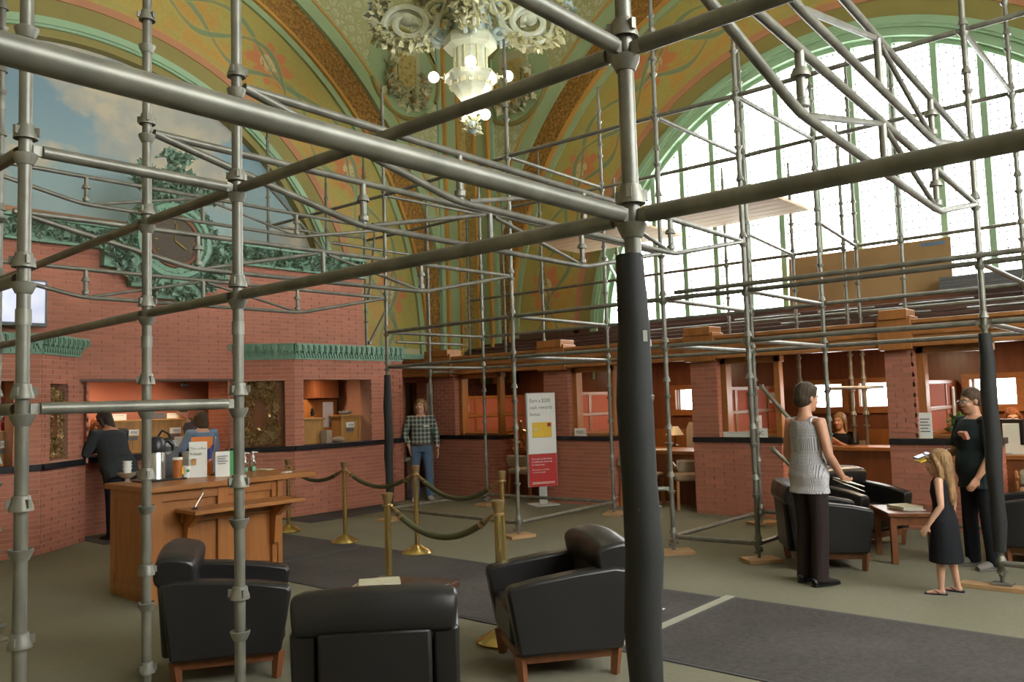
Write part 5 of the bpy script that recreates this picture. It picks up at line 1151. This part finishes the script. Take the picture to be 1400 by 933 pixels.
def blob(name, mb, m, parent, vox, it=5):
    o = mb.build(name, m, parent, fix=True)
    return evald(o, [('REMESH', dict(mode='VOXEL', voxel_size=vox)), ('SMOOTH', dict(iterations=it, factor=.5))])
def hand(mb, w, d, pn, curl, s=1., side=1, spread=1.):
    """w wrist, d hand direction, pn palm normal; thumb leaves on d x pn * side"""
    w = Vector(w); d = Vector(d).normalized(); pn = Vector(pn); pn = (pn-d*pn.dot(d)).normalized(); lat = d.cross(pn)*side
    mb.loft([w-d*.02*s, w+d*.02*s, w+d*.06*s, w+d*.095*s], [(.020*s, .026*s), (.017*s, .036*s), (.016*s, .042*s), (.012*s, .040*s)], 12, ref=pn)
    for k, (o_, L) in enumerate(((-.031, .060), (-.0105, .076), (.0105, .082), (.031, .072))):
        b = w+d*.088*s+lat*o_*s*spread; pts = [b-d*.02*s]; a = 0; q = b
        for i, f in enumerate((.42, .33, .25)):
            a += curl*(.55 if i == 0 else .9); q = q+(d*math.cos(a)+pn*math.sin(a)+lat*o_*spread*1.2)*L*s*f*1.0; pts.append(q)
        mb.loft(pts, [.0085*s, .0092*s, .0085*s, .007*s], 8)
    b = w+d*.025*s+lat*.03*s; t1 = b+(d*.6+lat*.65+pn*.25).normalized()*.04*s; t2 = t1+(d*.85+lat*.15+pn*.45).normalized()*.032*s
    mb.loft([b-lat*.015*s, b, t1, t2], [.013*s, .0125*s, .0105*s, .008*s], 8)
DEFT = [(0, .86, .10, .16), (0, .95, .118, .17), (0, 1.05, .108, .152), (0, 1.15, .105, .148), (.01, 1.27, .118, .162), (0, 1.38, .108, .170), (-.01, 1.445, .080, .128), (-.012, 1.485, .058, .07)]
def person(label, x, y, heading, H, skin='fair', lean=0., roll=0., drop=0., build=1., bust=0., belly=0., arms=None, legs=None, head=(0, 0), top='shirt', topm='black', sleeve=.45, hem=.84, legm='black', legwear='trousers', hair='sandy', hairstyle='short', shoe='black', vox=.0075, bare_shoulder=False, curl=.35, palms=None, z=0., extras=None, headscale=1., shoulder=.185):
    s = H/1.75; t = thing('person', label, 'person', (x, y, z), heading)
    Rl = Matrix.Rotation(lean, 3, 'Y') @ Matrix.Rotation(roll, 3, 'X'); piv = Vector((0, 0, .93))
    def U(p):
        p = Vector(p); return ((Rl @ (p-piv))+piv+Vector((0, 0, -drop)))*s
    S = lambda p: Vector(p)*s
    tor = [(U((a+(belly*max(0, 1-abs(zz-1.08)/.2)), 0, zz)), ((ra+belly*.6*max(0, 1-abs(zz-1.08)/.25)+bust*max(0, 1-abs(zz-1.29)/.12))*s*build, rb*s*build*(shoulder/.185 if zz > 1.3 else 1))) for a, zz, ra, rb in DEFT]
    upx = Rl @ Vector((1, 0, 0))
    sh = {1: U((-.01, shoulder*build**.5, 1.425)), -1: U((-.01, -shoulder*build**.5, 1.425))}
    arms = arms or {}; legs = legs or {}
    dA = {'L': ((-.03, .245, 1.13), (.04, .262, .885)), 'R': ((-.03, -.245, 1.13), (.04, -.262, .885))}
    dL = {'L': ((.0, .095, .92), (.02, .105, .50), (-.01, .11, .085), (1, .12)), 'R': ((.0, -.095, .92), (.02, -.105, .50), (-.01, -.11, .085), (1, -.12))}
    A = {k: [S(q) for q in arms.get(k, dA[k])] for k in 'LR'}; Lg = {k: legs.get(k, dL[k]) for k in 'LR'}
    body = MB(); body.loft([q for q, _ in tor], [r for _, r in tor], 20, ref=upx)
    hc = U((.025, 0, 1.63)); Mh = Rl @ Matrix.Rotation(head[0], 3, 'Z') @ Matrix.Rotation(head[1], 3, 'Y'); hs = s*headscale
    if lean: Mh = Matrix.Rotation(head[0], 3, 'Z') @ Matrix.Rotation(lean*.35+head[1], 3, 'Y')
    HP = lambda p: hc+Mh @ (Vector(p)*hs)
    body.loft([U((-.012, 0, 1.45)), U((-.004, 0, 1.52)), HP((-.02, 0, -.03))], [(.066*s*build**.5, .075*s), (.054*s*build**.4, .056*s), (.055*s, .054*s)], 16, ref=upx)
    sc3 = lambda a, b, c: (a*hs, b*hs, c*hs)
    body.ell(HP((-.014, 0, .030)), sc3(.098, .077, .098), 24, Mh); body.ell(HP((.028, 0, -.032)), sc3(.064, .063, .088), 20, Mh); body.ell(HP((.056, 0, -.092)), sc3(.034, .036, .026), 14, Mh)
    body.ell(HP((.066, 0, .024)), sc3(.030, .056, .018), 14, Mh); body.loft([HP((.084, 0, .012)), HP((.100, 0, -.012)), HP((.108, 0, -.028)), HP((.092, 0, -.038))], [.008*hs, .011*hs, .0145*hs, .010*hs], 10)
    for q in (-1, 1):
        body.ell(HP((.062, q*.036, -.028)), sc3(.030, .026, .026), 12, Mh); body.ell(HP((-.004, q*.078, -.008)), sc3(.020, .010, .031), 12, Mh); body.ell(HP((.100, q*.011, -.032)), sc3(.011, .009, .008), 8, Mh)
    body.ell(HP((.080, 0, -.062)), sc3(.018, .026, .012), 12, Mh)
    for k, sg in (('L', 1), ('R', -1)):
        e, w = A[k]; a0 = sh[sg]; b2 = build**.6
        body.loft([a0+(U((0, 0, 1.4))-a0)*.35, a0, a0.lerp(e, .35), e.lerp(a0, .08), e, e.lerp(w, .3), w.lerp(e, .12), w], [.05*s*b2, .056*s*b2, .050*s*b2, .041*s*b2, .040*s*b2, .041*s*b2, .029*s, .027*s], 14)
        d = (w-e).normalized(); pn = (palms or {}).get(k, (0, -sg, 0)); hd = (palms or {}).get(k+'d', d); hand(body, w, hd, pn, curl, s*(.98 if H > 1.3 else 1.), sg)
        hp, kn, an, ft = Lg[k]; hp, kn, an = S(hp), S(kn), S(an)
        body.loft([hp+Vector((0, 0, .03*s)), hp, hp.lerp(kn, .45), kn.lerp(hp, .07), kn, kn.lerp(an, .28), an.lerp(kn, .15), an, an-Vector((0, 0, .05*s))], [.075*s*build, .088*s*build, .073*s*build**.7, .056*s, .053*s, .056*s, .038*s, .035*s, .034*s], 14)
        fd = Vector((math.cos(ft[1]), math.sin(ft[1]), 0))
        body.loft([an-fd*.045*s-Vector((0, 0, .05*s)), an-Vector((0, 0, .045*s)), an+fd*.07*s-Vector((0, 0, .052*s)), an+fd*.14*s-Vector((0, 0, .062*s)), an+fd*.17*s-Vector((0, 0, .066*s))], [(.030*s, .032*s), (.036*s, .036*s), (.028*s, .042*s), (.017*s, .042*s), (.010*s, .03*s)], 14, ref=(0, 0, 1))
    blob('body', body, SKIN[skin], t, vox)
    # face
    for q in (-1, 1):
        e = MB(); e.ell(HP((.0835, q*.032, .004)), sc3(.011, .0145, .009), 10, Mh).build('eye', 'm_eye', t); MB().ell(HP((.0925, q*.032, .004)), sc3(.004, .0065, .0068), 8, Mh).build('iris', 'm_iris', t)
        MB().loft([HP((.088, q*.015, .026)), HP((.091, q*.033, .031)), HP((.080, q*.053, .025))], .0045*hs, 6).build('eyebrow', HM[hair], t)
    MB().loft([HP((.088, -.024, -.063)), HP((.097, 0, -.059)), HP((.088, .024, -.063))], [(.004*hs, .004*hs), (.007*hs, .009*hs), (.004*hs, .004*hs)], 8, ref=(1, 0, 0)).build('mouth', 'm_lip', t)
    # top garment
    g = MB(); pad = .014*s
    zs = [(q, r) for (q, r), d_ in zip(tor, DEFT)]
    lo = U((0, 0, hem)); base = [(lo, (tor[0][1][0]+.056*s, tor[0][1][1]+.046*s))] if hem < .9 else [(lo, (tor[1][1][0]+.012*s, tor[1][1][1]+.010*s))]
    out = .022*s if hem < .9 else 0.
    secs = base+[(q, (r[0]+pad+out*max(0, min(1, (1.18-d_[1])/.15)), r[1]+pad+out*max(0, min(1, (1.18-d_[1])/.15)))) for (q, r), d_ in zip(tor[:-1], DEFT[:-1]) if d_[1] > hem+.03]
    if top == 'dress': secs = [(S((0, 0, .40)), (.20*s, .235*s)), (S((0, 0, .46)), (.195*s, .23*s)), (S((0, 0, .75)), (.17*s, .222*s)), (S((0, 0, .92)), (.155*s, .215*s)), (S((0, 0, 1.04)), (.128*s, .165*s))]+[(q, (r[0]+pad, r[1]+pad)) for (q, r), d_ in zip(tor[:-1], DEFT[:-1]) if d_[1] > 1.0]
    g.loft([q for q, _ in secs], [r for _, r in secs], 22, ref=upx)
    if not bare_shoulder:
        for k, sg in (('L', 1), ('R', -1)):
            e, w = A[k]; a0 = sh[sg]; f = sleeve; b2 = build**.6
            P = [a0+(U((0, 0, 1.4))-a0)*.4, a0]
            if f <= .5: P += [a0.lerp(e, f), a0.lerp(e, f*2*.98)]; rr = [.066*s*b2, .072*s*b2, .068*s*b2, .066*s*b2]
            else: P += [a0.lerp(e, .5), e, e.lerp(w, (f-.5)*1.0), e.lerp(w, (f-.5)*2*.97)]; rr = [.066*s*b2, .070*s*b2, .063*s*b2, .056*s*b2, .050*s*b2, .043*s*b2]
            g.loft(P, rr, 14)
    else:
        for sg in (1, -1): a0 = sh[sg]; g.loft([a0+(U((0, 0, 1.4))-a0)*.75, a0+(U((0, 0, 1.44))-a0)*.28], [(.075*s, .06*s), (.066*s, .05*s)], 14)
    go = blob({'dress': 'dress', 'jacket': 'jacket'}.get(top, 'shirt'), g, CL[topm], t, vox*1.15, 6)
    if top != 'dress':
        g = MB(); pv = [(U((0, 0, 1.02)) if not drop else S((0, 0, .93-drop+.08)), (.122*s*build+belly*s*.7, .162*s*build)), (S((0, 0, .95-drop)), (.132*s*build, .184*s*build)), (S((0, 0, .85-drop)), (.118*s*build, .18*s*build))]
        g.loft([q for q, _ in pv], [r for _, r in pv], 20, ref=(1, 0, 0))
        for k in 'LR':
            hp, kn, an, ft = Lg[k]; hp, kn, an = S(hp), S(kn), S(an)
            g.loft([hp+Vector((0, 0, .02*s)), hp.lerp(kn, .2), hp.lerp(kn, .6), kn, kn.lerp(an, .5), an.lerp(kn, .1), an-Vector((0, 0, .045*s))], [.10*s*build, .098*s*build, .082*s*build**.6, .073*s, .073*s, .072*s, .075*s], 14)
        blob('trousers', g, CL[legm], t, vox*1.2, 6)
    # shoes
    for k in 'LR':
        hp, kn, an, ft = Lg[k]; an = S(an); fd = Vector((math.cos(ft[1]), math.sin(ft[1]), 0)); dn = Vector((0, 0, an.z)); f0 = an-dn
        if shoe == 'flipflop':
            so = MB().loft([f0-fd*.07*s+Vector((0, 0, .008)), f0+Vector((0, 0, .008)), f0+fd*.09*s+Vector((0, 0, .008)), f0+fd*.19*s+Vector((0, 0, .008))], [(.009, .03*s), (.009, .036*s), (.009, .047*s), (.009, .03*s)], 14, ref=(0, 0, 1)).build('sandal_sole', 'mk_navy', t)
            lat = Vector((-fd.y, fd.x, 0)); c_ = f0+fd*.13*s+Vector((0, 0, .035*s))
            for q in (-1, 1): MB().loft([c_, f0+fd*.07*s+lat*q*.03*s+Vector((0, 0, .05*s)), f0+fd*.01*s+lat*q*.045*s+Vector((0, 0, .02*s))], .007*s, 6).build('sandal_strap', 'mk_strap', t)
            continue
        m = {'black': 'black', 'white': 'mk_trainer', 'grey': 'mk_clog'}[shoe]; up = Vector((0, 0, 1))
        b = MB(); b.loft([f0-fd*.075*s+up*.035*s, f0-fd*.045*s+up*.045*s, f0+up*.052*s, f0+fd*.08*s+up*.042*s, f0+fd*.15*s+up*.032*s, f0+fd*.195*s+up*.024*s], [(.030*s, .028*s), (.046*s, .038*s), (.052*s, .042*s), (.042*s, .048*s), (.031*s, .048*s), (.020*s, .032*s)], 16, ref=(0, 0, 1)).build('shoe', m, t)
        MB().loft([f0-fd*.078*s+up*.009, f0+up*.009, f0+fd*.1*s+up*.009, f0+fd*.2*s+up*.009], [(.010, .034*s), (.010, .042*s), (.010, .052*s), (.010, .034*s)], 14, ref=(0, 0, 1)).build('shoe_sole', 'mk_clog' if shoe != 'black' else 'black', t)
    # hair
    h = MB(); h.ell(HP((-.024, 0, .044)), sc3(.104, .086, .100), 22, Mh)
    if hairstyle == 'short': h.ell(HP((-.015, 0, .062)), sc3(.108, .092, .092), 20, Mh); h.ell(HP((-.045, 0, .0)), sc3(.082, .080, .09), 18, Mh); h.loft([HP((.05, -.055, .088)), HP((.072, 0, .103)), HP((.05, .055, .085))], [.024*hs, .03*hs, .024*hs], 10)
    if hairstyle == 'tousled':
        for _ in range(26):
            a, b = random.uniform(1.2, 5.1), random.uniform(-.4, 1.2); h.ell(HP((-.02+.095*math.cos(a)*math.cos(b), .088*math.sin(a)*math.cos(b), .03+.09*math.sin(b))), sc3(.035, .034, .034), 8, Mh)
        for q in (-1, 1): h.loft([HP((-.01, q*.082, .04)), HP((-.03, q*.095, -.03)), HP((-.03, q*.088, -.09))], [.03*hs, .035*hs, .022*hs], 10)
    if hairstyle == 'ponytail': h.ell(HP((-.05, 0, .01)), sc3(.078, .079, .085), 18, Mh); h.ell(HP((-.135, 0, -.01)), sc3(.034, .034, .034), 12, Mh); h.loft([HP((-.13, 0, -.01)), HP((-.165, 0, -.06)), HP((-.16, 0, -.13)), HP((-.14, 0, -.17))], [.024*hs, .034*hs, .028*hs, .012*hs], 12)
    if hairstyle in ('long', 'bob', 'child'):
        Lh = {'long': -.26, 'bob': -.14, 'child': -.40}[hairstyle]; wd = .088
        h.loft([HP((-.04, 0, .07)), HP((-.06, 0, -.02)), HP((-.07, 0, Lh*.5)), HP((-.075, 0, Lh*.85)), HP((-.07, 0, Lh))], [(.07*hs, .08*hs), (.07*hs, wd*hs), (.055*hs, wd*1.08*hs), (.048*hs, wd*1.05*hs), (.02*hs, wd*.8*hs)], 18, ref=Mh @ Vector((1, 0, 0)))
        for q in (-1, 1): h.loft([HP((.035, q*.05, .09)), HP((.02, q*.082, .03)), HP((-.005, q*.09, -.05)), HP((-.02, q*.092, Lh*.7))], [.022*hs, .024*hs, .026*hs, .016*hs], 10)
        if hairstyle == 'child': h.loft([HP((.085, -.045, .058)), HP((.092, 0, .062)), HP((.085, .045, .058))], .02*hs, 10)
    if hairstyle == 'curly':
        for _ in range(46):
            a, b = random.uniform(.9, 5.4), random.uniform(-.5, 1.5); h.ell(HP((-.03+.11*math.cos(a)*math.cos(b), .10*math.sin(a)*math.cos(b), .03+.11*math.sin(b))), sc3(.034, .034, .034), 8, Mh)
    blob('hair', h, HM[hair], t, vox*.95, 4)
    return t, HP, S, U, A, hs, Mh
MT['mk_navy'] = mat('navy_rubber', (.02, .02, .05), .6); MT['mk_strap'] = mat('maroon_strap', (.10, .02, .035), .5); MT['mk_trainer'] = mat('pale_trainer', (.48, .44, .38), .6, 0, .1, 10); MT['mk_clog'] = mat('grey_suede_clog', (.17, .145, .125), .8, 0, .15, 15)
def glasses(t, HP, hs, m='black'):
    for q in (-1, 1):
        n = 20; MB().loft([HP((.106, q*.033+.025*math.cos(2*PI*k/n), .004+.019*math.sin(2*PI*k/n))) for k in range(n)], .0028*hs, 6, closed=True).build('spectacle_rim', m, t)
        MB().loft([HP((.104, q*.058, .01)), HP((.05, q*.083, .012)), HP((-.005, q*.086, .006))], .0028*hs, 6).build('spectacle_arm', m, t)
    MB().loft([HP((.107, -.009, .01)), HP((.110, 0, .012)), HP((.107, .009, .01))], .0026*hs, 6).build('spectacle_bridge', m, t)

# 1 man in the plaid shirt
t, HP, S, U, A, hs, Mh = person('man in a plaid shirt and blue jeans standing by the brick passage, hand in pocket', 9.56, 10.42, R(-132), 1.70, 'fair', build=1.06, topm='plaid', sleeve=.88, hem=.95, legm='jeans', hair='sandy', hairstyle='tousled', shoe='white', head=(R(-16), R(-6)),
    arms={'R': ((-.06, -.275, 1.14), (.06, -.205, .93)), 'L': ((-.03, .265, 1.13), (.04, .285, .88))}, legs={'L': ((0, .095, .92), (.0, .12, .50), (-.05, .13, .085), (1, .2)), 'R': ((0, -.095, .92), (.05, -.11, .50), (.06, -.12, .085), (1, -.1))}, palms={'Rd': (.1, .1, -1)}, vox=.0075)
MB().loft([S((0, 0, .958)), S((0, 0, .99))], [(.162, .192)]*2, 24, ref=(1, 0, 0)).build('belt', mat('brown_belt', (.06, .03, .018), .5), t)
for q in (-1, 1): MB().bar(U((.045, q*.012, 1.475)), U((-.02, q*.085, 1.50)), .012, .05, (.3, 0, 1)).build('collar', CL['plaid'], t, bevel=.004)
MB().box(S((.135, .095, 1.295)), (.012, .10, .022)).build('pocket_pen_strip', 'white', t, smooth=False)
MB().lathe([(.036, -.012), (.038, 0), (.036, .012)], A['L'][1]+Vector((0, 0, .025)), 14).build('wristwatch', 'black', t)
# 2 short-haired woman in the sleeveless blouse
t, HP, S, U, A, hs, Mh = person('short haired woman in a sleeveless printed blouse and dark trousers, holding papers', 7.08, 2.80, R(-20), 1.70, 'tan', build=.93, topm='blouse', bare_shoulder=True, hem=.80, legm='brown', hair='short', hairstyle='short', head=(R(-8), R(4)), shoe='black', bust=.01, shoulder=.172,
    arms={'R': ((.00, -.235, 1.13), (.17, -.225, .93)), 'L': ((.0, .235, 1.13), (.17, .21, .93))}, palms={'R': (.0, .6, .7), 'L': (0, -.6, .7), 'Rd': (.9, .1, -.42), 'Ld': (.9, 0, -.42)}, curl=.75, vox=.0065,
    legs={'L': ((0, .09, .92), (.03, .095, .50), (-.0, .10, .085), (1, .1)), 'R': ((0, -.09, .92), (.0, -.095, .50), (-.04, -.10, .085), (1, -.1))})
glasses(t, HP, hs)
for k, (dz, lb) in enumerate(((0, 'upper cream envelope held by the short haired woman'), (-.03, 'lower cream papers held by the short haired woman'))):
    o = tag(MB().box((0, 0, 0), (.24, .14, .006)).build('envelope', 'paper', None, smooth=False), lb, 'paper'); w = t.matrix_basis @ Vector((.27+.0*k, -.19, .86+dz)); o.location = w; o.rotation_euler = (R(12), R(14+6*k), R(-20-8*k))
# 3 woman in the dark T-shirt
t, HP, S, U, A, hs, Mh = person('woman in a dark T-shirt with a ponytail, holding phones and a yellow item', 8.52, 1.80, R(134), 1.62, 'tan', build=1.13, bust=.04, belly=.02, topm='darktee', sleeve=.42, hem=.78, legm='black', hair='brown', hairstyle='ponytail', shoe='grey', head=(R(4), R(6)),
    arms={'R': ((.06, -.26, 1.12), (.34, -.14, 1.09)), 'L': ((.03, .30, 1.12), (.18, .28, .90))}, palms={'R': (0, .35, .9), 'Rd': (1, .15, 0), 'L': (0, -1, 0)}, curl=.55, vox=.0075,
    legs={'L': ((0, .10, .92), (.0, .12, .50), (-.03, .13, .085), (1, .12)), 'R': ((0, -.10, .92), (.04, -.11, .50), (.03, -.12, .085), (1, -.05))})
glasses(t, HP, hs, 'chrome')
MB().box(S((.168, .085, 1.30)), (.035, .11, .075), Matrix.Rotation(R(20), 3, 'Y')).build('chest_print', mat('salmon_print', (.48, .20, .14), .8, 0, .5, 60), t, smooth=False, bevel=.006)
for nm, lb, m, off, sz in (('mobile_phone', 'dark phone with a violet screen in the hand of the dark T-shirt woman', 'black', (.455, -.10, 1.02), (.15, .075, .010)), ('yellow_notebook', 'yellow notebook held under the phone by the dark T-shirt woman', 'yellow', (.44, -.10, .99), (.15, .10, .014))):
    o = thing(nm, lb, 'phone' if m == 'black' else 'notebook', t.matrix_basis @ Vector(off)*1); o.rotation_euler = (R(-8), R(18), R(138)); MB().box((0, 0, 0), sz).build('case', m, o, smooth=False, bevel=.002)
    if m == 'black': MB().box((0, 0, .0055), (.13, .066, .001)).build('screen', 'screen', o, smooth=False)
# 4 little girl
t, HP, S, U, A, hs, Mh = person('small girl with long fair hair in a black dress and flip-flops', 7.31, 1.81, R(88), 1.11, 'fair', headscale=1.32, build=.98, top='dress', topm='black', bare_shoulder=True, hair='blonde', hairstyle='child', shoe='flipflop', head=(R(14), R(4)), shoulder=.165,
    arms={'L': ((-.05, .255, 1.12), (.10, .31, .88)), 'R': ((-.05, -.27, 1.12), (.0, -.32, .88))}, vox=.006, legs={'L': ((0, .10, .92), (.03, .12, .50), (.05, .12, .085), (1, .25)), 'R': ((0, -.10, .92), (-.01, -.13, .50), (-.07, -.15, .085), (1, -.1))})
# 5 suited customer leaning on the teller counter
person('customer in a charcoal suit leaning on the teller counter, seen from behind', 4.80, 11.06, R(104), 1.74, 'tan', lean=R(26), build=1.28, belly=.03, top='jacket', topm='suit', sleeve=.97, hem=.76, legm='navy', hair='dark', hairstyle='bob', head=(R(35), R(5)), vox=.009,
    arms={'L': ((.26, .30, 1.12), (.50, .22, 1.10)), 'R': ((.30, -.26, 1.13), (.54, -.14, 1.10))}, palms={'L': (0, 0, -1), 'R': (0, 0, -1)})
# 6 teller with auburn hair
person('teller with auburn hair behind the counter, facing the suited customer', 4.86, 12.05, R(-80), 1.58, 'fair', lean=R(8), topm='black', sleeve=.95, hair='red', hairstyle='bob', head=(R(-10), R(5)), vox=.011, arms={'L': ((.1, .25, 1.15), (.28, .12, 1.14)), 'R': ((.08, -.25, 1.15), (.28, -.12, 1.14))})
# 7 woman in blue
person('brown haired woman in a blue-grey top at the teller counter, seen from behind', 6.02, 11.20, R(88), 1.62, 'fair', build=1.08, topm='blue', sleeve=.9, hem=.8, legm='navy', hair='brown', hairstyle='bob', vox=.010, arms={'L': ((.08, .28, 1.15), (.30, .2, 1.12)), 'R': ((.08, -.28, 1.15), (.30, -.2, 1.12))})
# 8 bending teller
person('teller in a mauve-grey cardigan bending over behind the long teller cabinet', 6.22, 12.10, R(-120), 1.80, 'fair', lean=R(16), topm='grey', sleeve=.95, hair='brown', hairstyle='short', head=(R(10), R(30)), vox=.011)
SEAT = {'L': ((.0, .10, .52), (.43, .11, .53), (.42, .11, .085), (1, 0)), 'R': ((.0, -.10, .52), (.43, -.11, .53), (.42, -.11, .085), (1, 0))}
# 9 to 11 seated people in the offices
person('seated woman with dark curly hair and a white blouse in the third office', 11.08, 4.62, R(0), 1.66, 'brown', drop=.40, topm='white', sleeve=.6, legm='black', hair='black', hairstyle='curly', vox=.010, legs=SEAT, arms={'L': ((.08, .25, .80), (.22, .12, .92)), 'R': ((.08, -.25, .80), (.22, -.14, .88))})
person('seated fair haired woman in a black top gesturing in the third office', 12.02, 4.25, R(172), 1.68, 'fair', drop=.38, topm='black', sleeve=.42, legm='navy', hair='blonde', hairstyle='long', vox=.010, legs=SEAT, arms={'L': ((.12, .26, .82), (.34, .14, .95)), 'R': ((.12, -.25, .82), (.32, -.10, .97))}, palms={'L': (0, -.5, .6), 'R': (0, .5, .6)})
t, HP, S, U, A, hs, Mh = person('clerk with brown hair and a name badge seated at the right edge', 12.05, 2.10, R(178), 1.72, 'fair', drop=.38, topm='taupe', sleeve=.95, legm='navy', hair='red', hairstyle='long', head=(R(15), R(8)), vox=.010, legs=SEAT, arms={'L': ((.10, .27, .82), (.32, .12, .90)), 'R': ((.10, -.27, .82), (.32, -.10, .90))})
MB().box(S((.135, .06, .90)), (.012, .08, .035)).build('name_badge', 'white', t, smooth=False)
